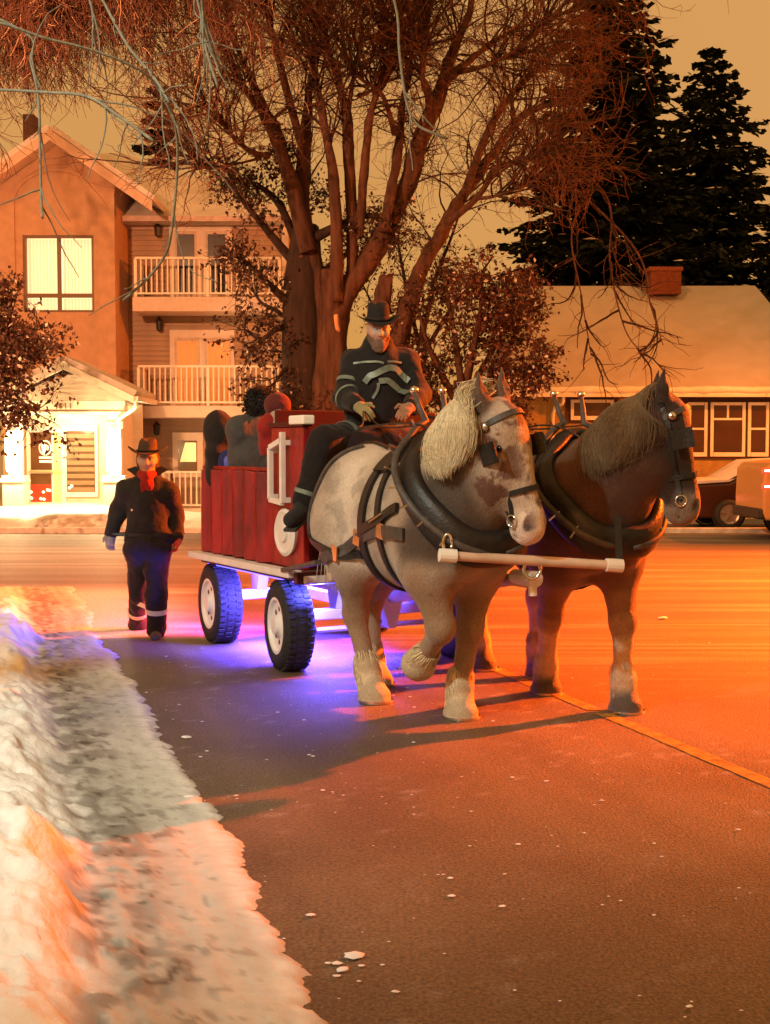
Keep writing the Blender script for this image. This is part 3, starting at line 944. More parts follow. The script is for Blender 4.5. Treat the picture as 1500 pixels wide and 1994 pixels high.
f_ = MB(); f_.box((e0.x + .05, ed + .08, ez - .115), (e1.x - .05, DH + .05, ez - .06)); f_.build('soffit', mat('soffit_dark', (.10, .05, .03), .7), hroof)
ic = MB()
lip = [e0.lerp(e1, k / 90) + V((0, -.02, .07 + .03 * float(fbm(np.array(k * .21), np.array(1.5), 0, 3)))) for k in range(91)]
ic.tube(lip, [.085 + .04 * float(fbm(np.array(k * .33), np.array(7.5), 0, 3)) for k in range(91)], 8)
for k in range(11):
    t = e0.lerp(e1, random.random()); L = random.uniform(.02, .08)
    ic.tube([(t.x, ed - .03, ez + .10), (t.x, ed - .05, ez - .0 - L)], [.05, .012], 5)
ic.build('eave_snow', mat('eave_snow', (.80, .76, .72), .8, var=.06), hroof, smooth=True)
c = MB(); pbox(c, 1268, 526, 1327, 572, ry - 1.0, ry - .2); c.build('chimney', mat('red_brick', (.17, .05, .025), .9, var=.35, scale=14, stretch=(1, 1, 3)), hroof)
c = MB(); pbox(c, 1264, 519, 1331, 527, ry - 1.04, ry - .16); c.build('chimney_cap', mat('cap_brick', (.22, .07, .04), .9, var=.3, scale=20), hroof, bevel=.02)
hdark = mat('dark_trim', (.05, .016, .010), .6, var=.1)
hglass = mat('house_glass', (.06, .025, .012), .12, var=.2, scale=2, emit=(1, .2, .03), estr=.02)
hwhite = mat('house_white', (.82, .76, .70), .5, var=.05)
t = MB(); pbox(t, 1328, 772, 1530, 895, DH - .04, DH + .02); band = t.build('window_surround', hdark, H)
t = MB(); pbox(t, 1102, 772, 1204, 824, DH - .04, DH + .02); t.build('window_surround', hdark, H)
def hwin(px0, py0, px1, py1, bars):
    fw = 6
    s = MB()
    for k, bx in enumerate(((px0, py0, px0 + fw, py1), (px1 - fw, py0, px1, py1), (px0 + fw, py0, px1 - fw, py0 + fw), (px0 + fw, py1 - fw - 2, px1 - fw, py1))):
        pbox(s, *bx, DH - .085, DH - .03)
    o = s.build('window', hwhite, H, bevel=.008)
    q = MB(); pbox(q, px0 + fw - 1, py0 + fw - 1, px1 - fw + 1, py1 - fw, DH - .055, DH - .042); q.build('pane', hglass, o)
    for bx in bars:
        q = MB(); pbox(q, *bx, DH - .078, DH - .056); q.build('glazing_bar', hwhite, o)
hwin(1112, 778, 1196, 818, [])
hwin(1340, 783, 1378, 889, [(1346, 833, 1372, 837)])
hwin(1384, 783, 1452, 889, [(1390, 814, 1446, 818), (1416, 789, 1420, 814)])
hwin(1457, 783, 1498, 889, [(1463, 833, 1492, 837)])
d = MB(); x0, z0 = xz(1077, 790, DH); x1, z1 = xz(1077, 930, DH)
d.tube(catmull([(x0 + .22, DH - .5, ez - .1), (x0 + .2, DH - .4, ez - .3), (x0, DH - .1, ez - .55), (x0, DH - .09, z1), (x0, DH - .09, .2)], 4), .045, 8); d.build('downspout', hwhite, H, smooth=True)
sg = MB(); pbox(sg, 1302, 937, 1500, 949, DH - .35, DH - .02); sg.build('bench_ledge', hdark, H)

# ================================================================== STREET LAMPS outside the frame
def street_lamp(name, label, base, head, hm):
    t = thing(name, label, 'street lamp', (base[0], base[1], 0))
    p = MB(); b = V((base[0], base[1], 0)); h = V(head)
    p.tube([b, b + V((0, 0, .25)), b + V((0, 0, .27)), V((b.x, b.y, h.z - .2))], [.13, .13, .085, .06], 10); p.build('pole', mat('galvanised', (.35, .35, .35), .5, metal=.5), t, smooth=False)
    a = MB(); a.tube(catmull([(b.x, b.y, h.z - .25), (b.x * .8 + h.x * .2, b.y * .8 + h.y * .2, h.z + .10), (h.x, h.y, h.z + .15)], 5), .035, 8); a.build('arm', mat('galvanised'), t)
    c = MB(); c.lathe([(.02, .17), (.10, .20), (.18, .10), (.22, .01)], h, n=14); c.build('lamp_head', mat('galvanised'), t, smooth=True)
    g_ = MB(); g_.lathe([(.02, .17), (0, .15), (-.02, .01)], h, n=14); g_.build('lamp_lens', hm, t, smooth=True)
street_lamp('street_lamp', 'white street lamp on a steel pole beside the ploughed snow', (-5.6, 1.2), LED_POS + V((0, 0, .08)), mat('led_lens', (1, 1, 1), .4, var=0, emit=(.86, 1, .9), estr=6))
street_lamp('street_lamp', 'orange sodium street lamp on a steel pole at the near corner left of the wagon', (-8.7, 14.9), SOD2_POS + V((0, 0, .08)), mat('sodium_lens', (1, .6, .3), .4, var=0, emit=(1, .32, .06), estr=8))
street_lamp('street_lamp', 'orange sodium street lamp on a steel pole in front of the bungalow', (15.6, 25.4), SOD3_POS + V((0, 0, .08)), mat('sodium_lens', (1, .6, .3), .4, var=0, emit=(1, .32, .06), estr=8))
street_lamp('street_lamp', 'orange sodium street lamp on a steel pole across the intersection', (13.8, 16.4), SOD_POS + V((0, 0, .08)), mat('sodium_lens', (1, .6, .3), .4, var=0, emit=(1, .32, .06), estr=8))
# ================================================================== HORSES
coat_m = mat('horse_coat', rough=.62, var=.20, scale=120, attr=True, bump=.45, bscale=120, spec=.25, sheen=.25, stretch=(1, 1, .45))
mane_m = mat('horse_hair', rough=.6, var=.10, scale=20, attr=True, spec=.25)
leather = mat('black_leather', (.016, .015, .015), .45, var=.3, scale=20, bump=.2, bscale=60)
leather_w = mat('worn_leather', (.07, .062, .058), .55, var=.3, scale=25)
steel = mat('polished_steel', (.75, .74, .72), .18, metal=1.0, var=0)
eye_m = mat('eye_black', (.006, .005, .005), .08, var=0, spec=.8)

def sphere_ring(prims, c, e1, e2, n=48, off=.0, r0=1.1, arc=(0, 2*math.pi)):
    c = np.array(c, float); e1 = np.array(V(e1).normalized()); e2 = np.array(V(e2).normalized())
    full = arc[1] - arc[0] > 6.2
    a = np.linspace(arc[0], arc[1], n, endpoint=not full)
    d = np.cos(a)[:, None] * e1 + np.sin(a)[:, None] * e2
    t = np.full(n, r0)
    for _ in range(40):
        t = t - .9 * (sdf(prims, c + d * t[:, None]) - off)
    p = c + d * t[:, None]
    return p, sdf_grad(prims, p), full

def strap_ring(name, prims, c, e1, e2, width, thick, m, parent, n=48, off=.0, **kw):
    p, g, full = sphere_ring(prims, c, e1, e2, n, off, **kw)
    return ribbon(name, p, g, width, thick, m, parent, closed=full, world=False)

def strap(name, prims, ctrl, width, thick, m, parent, off=.0, free=False, seg=6):
    pts = catmull(ctrl, seg)
    p, g = project(prims, pts, off)
    return ribbon(name, p, g, width, thick, m, parent, world=False)

def leg_prims(top, mid, low, fet, hoof, rt, c_up, c_lo, c_feather, c_hoof, hoof_dir=(1, 0, 0), fore=True):
    """top: elbow/stifle centre, mid: knee/hock, low: mid cannon, fet: fetlock, hoof: centre of the sole"""
    top, mid, fet, hoof = V(top), V(mid), V(fet), V(hoof)
    cor = hoof + (fet - hoof) * .55
    ps = [cap(top, mid.lerp(top, .12), rt, .088, .10, c_up), ell(mid, (.088, .082, .10), k=.05, c=c_up),
          cap(mid, fet, .072, .062, .05, c_lo), ell(fet, .080, k=.04, c=c_lo),
          cap(fet, cor, .072, .080, .04, c_feather)]
    ax = (cor - hoof).normalized()
    ps.append(cap(hoof + ax * .035, cor, .112, .080, .02, c_hoof))
    ps.append(cap(hoof + ax * .035 + V(hoof_dir) * .03, cor + V(hoof_dir) * .0, .100, .075, .02, c_hoof))
    ps[-1]['ck'] = .012; ps[-2]['ck'] = .012
    if not fore:
        ps.insert(1, cap(mid, mid + (mid - fet).normalized() * .05 - V(hoof_dir) * .05, .06, .05, .05, c_up))
    return ps

def make_horse(name, label, loc, theta, poll, hu, hv, legs, cols, mane_col, recolor, mane_rng, forelock, girth=1.0, feather_n=700, hscale=1.10):
    t = thing(name, label, 'horse', (loc[0], loc[1], 0), R(-90 + theta), 'draft horses pulling the wagon')
    B, Ld, Lo, Fe, Ho = cols['body'], cols['leg'], cols['low'], cols['feather'], cols['hoof']
    poll = V(poll); hu = V(hu).normalized(); hv = (V(hv) - hu * V(hv).dot(hu)).normalized(); hw = hu.cross(hv)
    S = hscale
    hp = lambda u, v, w: poll + (hu * u + hv * v + hw * w) * S
    pr = [ell((-.02, 0, 1.25), (.70, .375 * girth, .455), k=.1, c=B), ell((.35, 0, 1.24), (.42, .335, .46), k=.15, c=B),
          ell((-.58, 0, 1.40), (.40, .33, .35), k=.15, c=B), ell((-.62, .17, 1.24), (.33, .20, .40), k=.12, c=B), ell((-.62, -.17, 1.24), (.33, .20, .40), k=.12, c=B),
          ell((.40, 0, 1.58), (.30, .13, .19), k=.16, c=B),
          ell((.55, .20, 1.24), (.25, .155, .40), rotm(0, .25, 0), k=.12, c=B), ell((.55, -.20, 1.24), (.25, .155, .40), rotm(0, .25, 0), k=.12, c=B),
          ell((.72, .125, 1.10), (.19, .15, .20), k=.10, c=cols['chest']), ell((.72, -.125, 1.10), (.19, .15, .20), k=.10, c=cols['chest'])]
    nb = V((.60, 0, 1.42)); nm = nb.lerp(poll, .55) + V((.06, 0, .03))
    pr += [cap(nb, nm, .29, .215, .14, B), cap(nm, poll - V((.03, 0, .06)) - hv * .02, .205, .135, .10, B),
           cap(V((.70, 0, 1.22)), nm + V((.10, 0, -.16)), .24, .15, .14, B), cap(nm + V((.10, 0, -.16)), hp(.16, -.14, 0), .14, .095, .10, B)]
    trunk = list(pr)
    # head
    hd = [ell(hp(.05, .0, 0), (.15, .125, .115), basis(hu, hv), k=.05, c=cols['face']),
          cap(hp(.08, .03, 0), hp(.54, .035, 0), .106, .076, .06, cols['face']), cap(hp(.14, .03, .045), hp(.30, .035, .05), .085, .06, .05, cols['face']), cap(hp(.14, .03, -.045), hp(.30, .035, -.05), .085, .06, .05, cols['face']),
          ell(hp(.20, -.09, .055), (.165, .135, .05), basis(hu, hv), k=.06, c=cols['cheek']), ell(hp(.20, -.09, -.055), (.165, .135, .05), basis(hu, hv), k=.06, c=cols['cheek']),
          cap(hp(.26, -.12, 0), hp(.58, -.045, 0), .075, .055, .06, cols['cheek']),
          ell(hp(.61, .02, 0), (.115, .085, .088), basis(hu, hv), k=.06, c=cols['muzzle']), ell(hp(.66, -.03, 0), (.06, .065, .062), basis(hu, hv), k=.04, c=cols['muzzle']),
          ell(hp(.63, -.075, 0), (.055, .04, .05), basis(hu, hv), k=.03, c=cols['muzzle'])]
    for s in (-1, 1):
        hd += [ell(hp(.60, .055, s*.062), (.055, .035, .030), basis(hu, hv), k=.02, c=cols['muzzle']),
               ell(hp(.185, .055, s*.098), (.055, .030, .024), basis(hu, hv), k=.03, c=cols['face']),
               ell(hp(.615, .065, s*.078), (.036, .020, .018), basis(hu, hv), k=.010, c=(.02, .015, .012), cut=True),
               ell(hp(.19, .045, s*.128), (.026, .018, .022), basis(hu, hv), k=.012, c=(.02, .015, .012), cut=True),
               cap(hp(-.05, -.01, s*.075), hp(-.12, .0, s*.090), .050, .044, .03, cols['ear']), cap(hp(-.12, .0, s*.090), hp(-.235, .03, s*.098), .044, .008, .02, cols['ear']),
               ell(hp(-.14, .045, s*.090), (.075, .022, .026), basis(hu, hv), k=.012, c=(.03, .02, .015), cut=True)]
    hd.append(cap(hp(.665, -.045, .07), hp(.665, -.045, -.07), .010, .010, .012, c=(.02, .02, .02), cut=True))
    hd.append(cap(hp(.58, -.052, .075), hp(.67, -.045, .06), .008, .008, .012, c=(.02, .02, .02), cut=True))
    hd.append(cap(hp(.58, -.052, -.075), hp(.67, -.045, -.06), .008, .008, .012, c=(.02, .02, .02), cut=True))
    for L in legs:
        pr += leg_prims(*L, Ld, Lo, Fe, Ho, **({'fore': True}))
        if L[0][0] < 0:                               # thigh from the haunch to the stifle
            y = L[0][1]
            pr.append(cap((-.58, y * .95, 1.18), L[0], .25, L[5] + .01, .12, B))
        else:
            pr.append(cap((.52, L[0][1] * 1.0, 1.18), L[0], .19, L[5] + .01, .12, B))
    allp = pr + hd
    nost = np.array([hp(.625, .062, q * .078) for q in (-1, 1)])
    def paint(v, c):
        c = recolor(v, c)
        for q in nost:
            k = np.exp(-(np.linalg.norm(v - q, axis=1) / .030) ** 4)[:, None]; c = c * (1 - .85 * k) + np.array((.03, .02, .017)) * .85 * k
        return c
    b = body('body', allp, .0145, coat_m, t, world=False, it=1, recolor=paint, wob=.004, wscale=16)
    # eyes
    for s in (-1, 1):
        e = MB(); c = hp(.19, .052, s*.112); e.lathe([(-.024, .002), (-.017, .017), (0, .024), (.017, .017), (.024, .002)], c, n=10); e.build('eye', eye_m, t, smooth=True, world=False)
    # horseshoes
    for L in legs:
        c = V(L[4]); ax = (V(L[3]) - c).normalized()
        if c.z > .1: continue
        h = MB(); h.lathe([(-.004, .085), (-.004, .120), (.012, .120), (.012, .085)], (c.x + .02, c.y, .008), n=18); h.build('horseshoe', steel, t, world=False)
    # feather round the fetlocks
    for L in legs:
        P_, rr, cc = [], [], []
        fet, hoof = np.array(L[3]), np.array(L[4]); ax = fet - hoof; axn = ax / np.linalg.norm(ax)
        for _ in range(feather_n):
            a = RNG.uniform(0, 2*math.pi); d = np.array([math.cos(a), math.sin(a), 0]); d = d - axn * (d @ axn); d /= np.linalg.norm(d)
            back = .5 - .5 * d[0]
            p0 = fet + axn * RNG.uniform(-.06, .13) + d * .062
            ln = RNG.uniform(.09, .15) * (.7 + .6 * back)
            k = np.linspace(0, 1, 5)[:, None]
            pth = p0 + d * (.026 * np.sin(k * 2.2) * (.5 + .9 * back)) - axn * ln * k + RNG.normal(0, .006, (1, 3)) * k
            pth[:, 2] = np.maximum(pth[:, 2], .015)
            P_.append(pth); rr.append(np.array([.0030, .0034, .003, .002, .0006])); cc.append(np.array(Fe) * RNG.uniform(.75, 1.15))
        strands('feather', P_, np.array(rr), mane_m, t, False, 3, cc)
    # mane: roots along the crest, falling to the near side
    P_, rr, cc = [], [], []
    cpts = catmull([V((.50, 0, 1.74)), nm + V((-.10, 0, .20)), poll + V((-.05, 0, .10)) - hv * .06, hp(-.05, .02, 0)], 16)
    pj, _ = project(allp, cpts, 0.0)
    i0, i1 = int(mane_rng[0] * (len(pj) - 1)), int(mane_rng[1] * (len(pj) - 1))
    for _ in range(mane_rng[2]):
        p = pj[RNG.integers(i0, i1 + 1)] + RNG.normal(0, .012, 3); ln = mane_rng[3] * RNG.uniform(.5, 1.1)
        side = -1
        K = 10; pth = [p]; dv = np.array([RNG.normal(0, .25), side * 1.0, .45])
        for j in range(1, K):
            dv = dv * .66 + np.array([RNG.normal(-.03, .075), side * .10 + RNG.normal(0, .08), -.64])
            dv /= np.linalg.norm(dv); pth.append(pth[-1] + dv * ln / K)
        P_.append(np.array(pth)); w = RNG.uniform(.0014, .0027); rr.append(w * np.linspace(1, .25, K) ** .7); cc.append(np.array(mane_col) * RNG.uniform(.86, 1.08))
    P_ = np.array(P_)
    for _ in range(2):
        s_ = sdf(allp, P_); lay = RNG.uniform(.012, mane_rng[4], (len(P_), 1))
        P_ = P_ + sdf_grad(allp, P_) * np.clip(lay - s_, 0, .4)[..., None]
    strands('mane', P_, np.array(rr), mane_m, t, False, 3, cc)
    if forelock:
        P_, rr, cc = [], [], []
        for _ in range(forelock):
            p = np.array(hp(-.045, .05, 0)) + RNG.normal(0, .022, 3); K = 7
            ln = RNG.uniform(.10, .20); sd = RNG.normal(0, .35)
            pth = np.array([p + (np.array(hu) * (j / K) + np.array(hv) * .10 * math.sin(j / K * 2.6) + np.array(hw) * sd * .3 * (j / K)) * ln for j in range(K)])
            P_.append(pth); rr.append(.006 * np.linspace(1, .3, K)); cc.append(np.array(mane_col) * RNG.uniform(.7, 1.1))
        P_ = np.array(P_); s_ = sdf(hd, P_); P_ = P_ + sdf_grad(hd, P_) * np.clip(.012 - s_, 0, .2)[..., None]
        strands('forelock', P_, np.array(rr), mane_m, t, False, 3, cc)
    # tail
    P_, rr, cc = [], [], []
    for _ in range(240):
        p = np.array([-.98, 0, 1.46]) + RNG.normal(0, .03, 3); K = 9; ln = RNG.uniform(.55, .8)
        k = np.linspace(0, 1, K)[:, None]
        P_.append(p + np.array([-.16, 0, 0]) * np.sin(k * 1.8) - np.array([0, 0, ln]) * k ** 1.3 + RNG.normal(0, .04, 3) * k); rr.append(.007 * np.linspace(1, .3, K)); cc.append(np.array(mane_col) * RNG.uniform(.6, 1.0))
    strands('tail', P_, np.array(rr), mane_m, t, False, 3, cc)

    # ---- harness
    e1 = V((-.92, 0, 1)).normalized()
    pc, gc, _ = sphere_ring(trunk, (.66, 0, 1.47), e1, (0, 1, 0), 56, .035, r0=.62)
    rad = [.058 + .022 * (0.5 - .5 * math.cos(2*math.pi*i/56)) for i in range(56)]
    cv_, N_ = [], 14
    for i in range(56):
        tg_ = pc[(i+1) % 56] - pc[i-1]; tg_ /= np.linalg.norm(tg_); b_ = np.cross(tg_, gc[i])
        for j in range(N_):
            a = 2*math.pi*j/N_; ca, sa = math.cos(a), math.sin(a)
            pinch = 1 - .30 * math.exp(-((sa - .15) / .16) ** 2) * (ca > 0)
            cv_.append(pc[i] + gc[i] * ca * rad[i] * .72 * pinch + b_ * sa * rad[i] * 1.45)
    cf_ = [(i*N_+j, i*N_+(j+1) % N_, ((i+1) % 56)*N_+(j+1) % N_, ((i+1) % 56)*N_+j) for i in range(56) for j in range(N_)]
    cobj = mesh_np('collar', cv_, cf_, leather, t, True, None, False)
    for s in (-1, 1):
        idx = [i for i in range(56) if s * pc[i][1] > .02]; idx.sort(key=lambda i: -pc[i][2])
        hm_ = [V(pc[i] + gc[i] * .075 - np.array([.035, 0, 0])) for i in idx]
        hm_ = [hm_[0] + V((-.10, s * .03, .20)), hm_[0] + V((-.05, s*.02, .09))] + hm_
        h = MB(); h.tube(hm_, [.012, .02] + [.024] * (len(hm_) - 3) + [.016], 8); hobj = h.build('hame', leather_w, t, smooth=True, world=False)
        bl = MB(); bl.lathe([(-.028, .003), (-.02, .022), (0, .03), (.02, .022), (.028, .003)], hm_[0], n=10); bl.build('hame_ball', steel, hobj, smooth=True, world=False)
        for q in range(3, len(hm_) - 2, 3):
            st = MB(); st.bar(hm_[q] + V((0, s * .028, 0)) - (hm_[q+1] - hm_[q]).cross(V((1, 0, 0))).normalized() * .045, hm_[q] + V((0, s * .028, 0)) + (hm_[q+1] - hm_[q]).cross(V((1, 0, 0))).normalized() * .045, .010, .010); st.build('hame_stud', steel, hobj, world=False)
        yy = s * .36
        # trace, broad and doubled
        tr = strap('trace', allp, [(.60, yy, 1.20), (.30, s*.40, 1.20), (.05, s*.42, 1.15), (-.30, s*.42, 1.03), (-.62, s*.40, .93)], .075, .016, leather_w, t, .008)
        g = MB(); g.bar((-.62, s*.40, .93), (-1.45, s*.30, .80), .045, .03); g.build('trace_end', leather_w, tr, world=False)
        for x_, z_ in ((.30, 1.20), (-.05, 1.125), (-.34, 1.015)):
            pp, gg = project(allp, [(x_, s*.42, z_)], .022)
            k = MB(); k.bar(V(pp[0]) + V((-.045, 0, .012)), V(pp[0]) + V((.045, 0, -.004)), .012, .10, up=(0, 0, 1)); k.build('buckle', steel, tr, world=False)
        strap('shoulder_tug', allp, [(.52, s*.34, 1.34), (.36, s*.38, 1.30), (.18, s*.41, 1.24), (.02, s*.42, 1.19)], .06, .02, leather, t, .012)
        pp, gg = project(allp, [(.36, s*.38, 1.31), (.18, s*.41, 1.25)], .034)
        k = MB(); k.bar(pp[0], pp[1], .016, .012); k.build('tug_trim', steel, t, world=False)
        strap('hip_strap', allp, [(-.50, s*.10, 1.72), (-.62, s*.26, 1.55), (-.72, s*.36, 1.30), (-.74, s*.38, 1.12)], .04, .012, leather_w, t, .008)
        strap('breeching_strap', allp, [(-1.02, s*.02, 1.16), (-.94, s*.22, 1.13), (-.74, s*.38, 1.10), (-.40, s*.42, 1.02), (-.08, s*.42, .98)], .055, .014, leather, t, .008)
    strap_ring('back_band', trunk, (.02, 0, 1.25), (.10, 0, 1), (0, 1, 0), .075, .018, leather, t, off=.008)
    strap_ring('belly_band', trunk, (.24, 0, 1.25), (-.12, 0, 1), (0, 1, 0), .05, .014, leather, t, off=.008)
    pad = strap_ring('saddle_pad', trunk, (.14, 0, 1.25), (0, 0, 1), (0, 1, 0), .20, .035, leather, t, off=.008, n=24, arc=(-.75, .75))
    strap('back_strap', allp, [(.30, .0, 1.80), (.0, 0, 1.72), (-.4, 0, 1.78), (-.8, 0, 1.72)], .04, .012, leather, t, .008)
    # bridle
    H_ = hd
    br = strap_ring('noseband', H_, hp(.43, .0, 0), hv, hw, .032, .010, leather, t, n=30, off=.004, r0=.3)
    strap_ring('browband', H_, hp(.055, .0, 0), hv - hu * .25, hw, .034, .012, leather_w if name != 'draft_horse_' else leather, t, n=24, off=.004, r0=.3, arc=(-1.9, 1.9))
    for s in (-1, 1):
        strap('cheek_strap', H_, [hp(-.03, -.04, s*.13), hp(.10, -.02, s*.135), hp(.28, -.03, s*.13), hp(.44, -.02, s*.09), hp(.56, -.02, s*.08)], .030, .010, leather, t, .004)
        bk_ = MB(); c = hp(.20, .035, s*.155)
        # cupped blinker
        n_ = 6
        for i in range(n_):
            a0, a1 = -.065 + .13 * i / n_, -.065 + .13 * (i + 1) / n_
            f = lambda a: c + hv * a * S + hw * s * (.02 + 6 * max(a, 0) ** 2) * S
            q0, q1 = f(a0), f(a1)
            bk_.prism([q0 - hu * .06, q1 - hu * .055, q1 + hu * .062, q0 + hu * .068], hw * s * .012)
        bk_.build('blinker', leather, t, world=False)
        rg = MB(); c = hp(.57, -.02, s*.09); rg.tube([c + (hu * math.cos(a) + hv * math.sin(a)) * .034 for a in np.linspace(0, 2*math.pi, 15)], .006, 6); rg.build('bit_ring', steel, t, smooth=True, world=False)
        rs = MB(); c = hp(.06, .01, s*.145); rs.lathe([(0, .002), (0, .030), (.010, .022), (.016, .004)], c, axis=hw * s, n=12); rs.build('rosette', steel, t, smooth=True, world=False)
    return t, allp, hp

def n3(v, s, z=0, o=4):
    return fbm(v[:, 0]*s, v[:, 1]*s + z, v[:, 2]*s, o)

def grey_coat(v, c):
    # blond roan, paler on the barrel and flank, dapples, darker legs
    x, y, z = v.T
    pale = np.clip(sstep(.25, -.05, np.abs(x + .22 + .25 * (z - 1.2)) - .05) * sstep(.80, .98, z) + .10 * n3(v, 6), 0, 1)
    pale *= (x < .36)
    c = c * (1 - .75 * pale[:, None]) + np.array((.66, .59, .50)) * .75 * pale[:, None]
    nk_ = sstep(.56, .74, x + .30 * (1.45 - z)) * sstep(.98, 1.1, z) * sstep(1.14, 1.0, x)
    c = c * (1 - .80 * nk_[:, None]) + np.array((.105, .072, .050)) * .80 * nk_[:, None]
    d = sstep(.05, .30, n3(v, 9, 3, 3)) * (z > .7) * (x < .8)
    c = c * (1 - .28 * d[:, None])
    return np.clip(c * (1 + .12 * n3(v, 30, 5)[:, None]), .01, .9)

def patch_face(hp, base):
    def f(v, c):
        c = base(v, c)
        x, z = v[:, 0], v[:, 2]
        o = np.array(hp(0, 0, 0)); U = np.array(hp(1, 0, 0)) - o; Vv = np.array(hp(0, 1, 0)) - o; W = np.array(hp(0, 0, 1)) - o
        r = v - o; u, vv, w = (r @ U) / (U @ U), (r @ Vv) / (Vv @ Vv), (r @ W) / (W @ W)
        nk = .92 * sstep(-.13, -.21, vv) * sstep(.58, .76, x + .30 * (1.45 - z)) * sstep(.98, 1.12, z)
        c = c * (1 - nk[:, None]) + np.array((.062, .042, .030)) * nk[:, None]
        m = (u > -.05) & (u < .9) & (np.abs(w) < .2) & (vv > -.14)
        nz = n3(v, 11, 1)
        dark = sstep(.02, .16, n3(v, 10, 9) + .26 * np.exp(-((u - .22) / .12) ** 2) + .10 * np.exp(-((u - .45) / .08) ** 2) - .05) * m
        c = np.where(m[:, None], c * (1 - .85 * dark[:, None]) + np.array((.10, .034, .020)) * .85 * dark[:, None], c)
        bl = np.exp(-((w - .012) / .036) ** 2) * sstep(-.02, .03, vv) * (u < .66) * m * sstep(-.12, .08, nz + .14)
        return c * (1 - .8 * bl[:, None]) + np.array((.78, .69, .59)) * .8 * bl[:, None]
    return f

def bay_coat(v, c):
    return np.clip(c * (1 + .35 * n3(v, 7, 3)[:, None] + .2 * n3(v, 26, 1)[:, None]), .004, .9)

# grey-blond mare on the near side: off fore planted, near fore lifted mid-stride, near hind stepping under
g_poll, g_u, g_v = V((1.03, -.01, 1.92)), V((.19, .19, -.97)), V((.97, .26, .22))
hu_, hv_ = g_u.normalized(), None
_u = g_u.normalized(); _v = (g_v - _u * g_v.dot(_u)).normalized(); _w = _u.cross(_v)
hp_w = lambda u, v, w: g_poll + (_u * u + _v * v + _w * w) * 1.10
legs_w = [((.50, .19, .98), (.47, .15, .56), 0, (.42, .12, .20), (.43, .11, 0), .145),
          ((.56, -.20, .98), (.66, -.17, .62), 0, (.40, -.14, .40), (.29, -.13, .33), .145),
          ((-.42, -.20, .96), (-.50, -.17, .57), 0, (-.36, -.15, .21), (-.27, -.14, 0), .165),
          ((-.62, .20, .96), (-.92, .17, .60), 0, (-.86, .15, .21), (-.78, .15, 0), .165)]
white_horse, wp, whp = make_horse('draft_horse', 'pale grey-blond draft horse with a cream mane and one forefoot lifted', (.18, 8.12), 28,
    g_poll, g_u, g_v, legs_w,
    dict(body=(.38, .31, .245), chest=(.30, .22, .155), leg=(.25, .165, .105), low=(.30, .21, .14), feather=(.80, .70, .48), hoof=(.44, .36, .25), face=(.42, .315, .235), cheek=(.22, .14, .09), muzzle=(.70, .56, .47), ear=(.10, .055, .04)),
    (.80, .70, .48), patch_face(hp_w, grey_coat), (.34, .84, 8500, .44, .11), 0)

# dark bay on the far side with its head tucked and turned away
b_poll, b_u, b_v = V((1.10, .22, 1.97)), V((.09, .17, -.98)), V((.34, .93, .14))
legs_b = [((.56, .20, .98), (.72, .16, .57), 0, (.77, .14, .20), (.80, .14, 0), .145),
          ((.46, -.20, .98), (.27, -.15, .56), 0, (.11, -.10, .21), (.08, -.09, 0), .145),
          ((-.48, .20, .96), (-.62, .17, .58), 0, (-.52, .13, .21), (-.46, .12, 0), .165),
          ((-.66, -.20, .96), (-1.0, -.17, .60), 0, (-.98, -.15, .21), (-.92, -.15, 0), .165)]
bay_horse, bp_, bhp = make_horse('draft_horse', 'dark bay draft horse with a greyish mane and head tucked to the side', (1.19, 8.69), 18,
    b_poll, b_u, b_v, legs_b,
    dict(body=(.066, .026, .013), chest=(.15, .055, .025), leg=(.19, .088, .046), low=(.48, .32, .20), feather=(.55, .41, .28), hoof=(.085, .068, .058), face=(.024, .012, .009), cheek=(.028, .013, .009), muzzle=(.20, .145, .105), ear=(.030, .015, .010)),
    (.19, .128, .07), bay_coat, (.30, .90, 6500, .47, .055), 0, feather_n=140, hscale=1.03)

# neck yoke and tongue between the pair
yk = thing('neck_yoke', 'pale wooden neck yoke pole hanging across the chests of both horses', 'yoke', (.85, 7.3, 0))
a, b = P(872, 1082, 7.12), P(1196, 1101, 7.32)
m_ = MB(); m_.tube([a, a.lerp(b, .05), a.lerp(b, .5), a.lerp(b, .95), b], [.031, .028, .031, .028, .031], 10); m_.build('pole', mat('pale_wood', (.60, .44, .33), .55, var=.12, scale=10), yk, smooth=True)
for p in (a, b):
    c = MB(); d = (b - a).normalized(); c.lathe([(-.055, .002), (-.05, .040), (.05, .042), (.055, .03)], p, axis=d, n=14); c.build('end_ferrule', white_m, yk, smooth=False)
c = MB(); c.tube([a + V((0, .01, .07)) + V((math.cos(q) * .025, 0, math.sin(q) * .055)) for q in np.linspace(0, 2*math.pi, 15)], .011, 6); c.build('ring', steel, yk, smooth=True)
for p, hz in ((a, 1.30), (b, 1.30)):
    c = MB(); c.bar(p + V((.03, .0, .04)), V((p.x + .06, p.y + .22, hz)), .04, .012); c.build('breast_strap', leather, yk)
c = MB(); m0 = a.lerp(b, .5); c.tube([m0 + V((math.cos(q) * .05, 0, -.05 + math.sin(q) * .06)) for q in np.linspace(0, 2*math.pi, 15)], .012, 6); c.build('centre_ring', steel, yk, smooth=True)
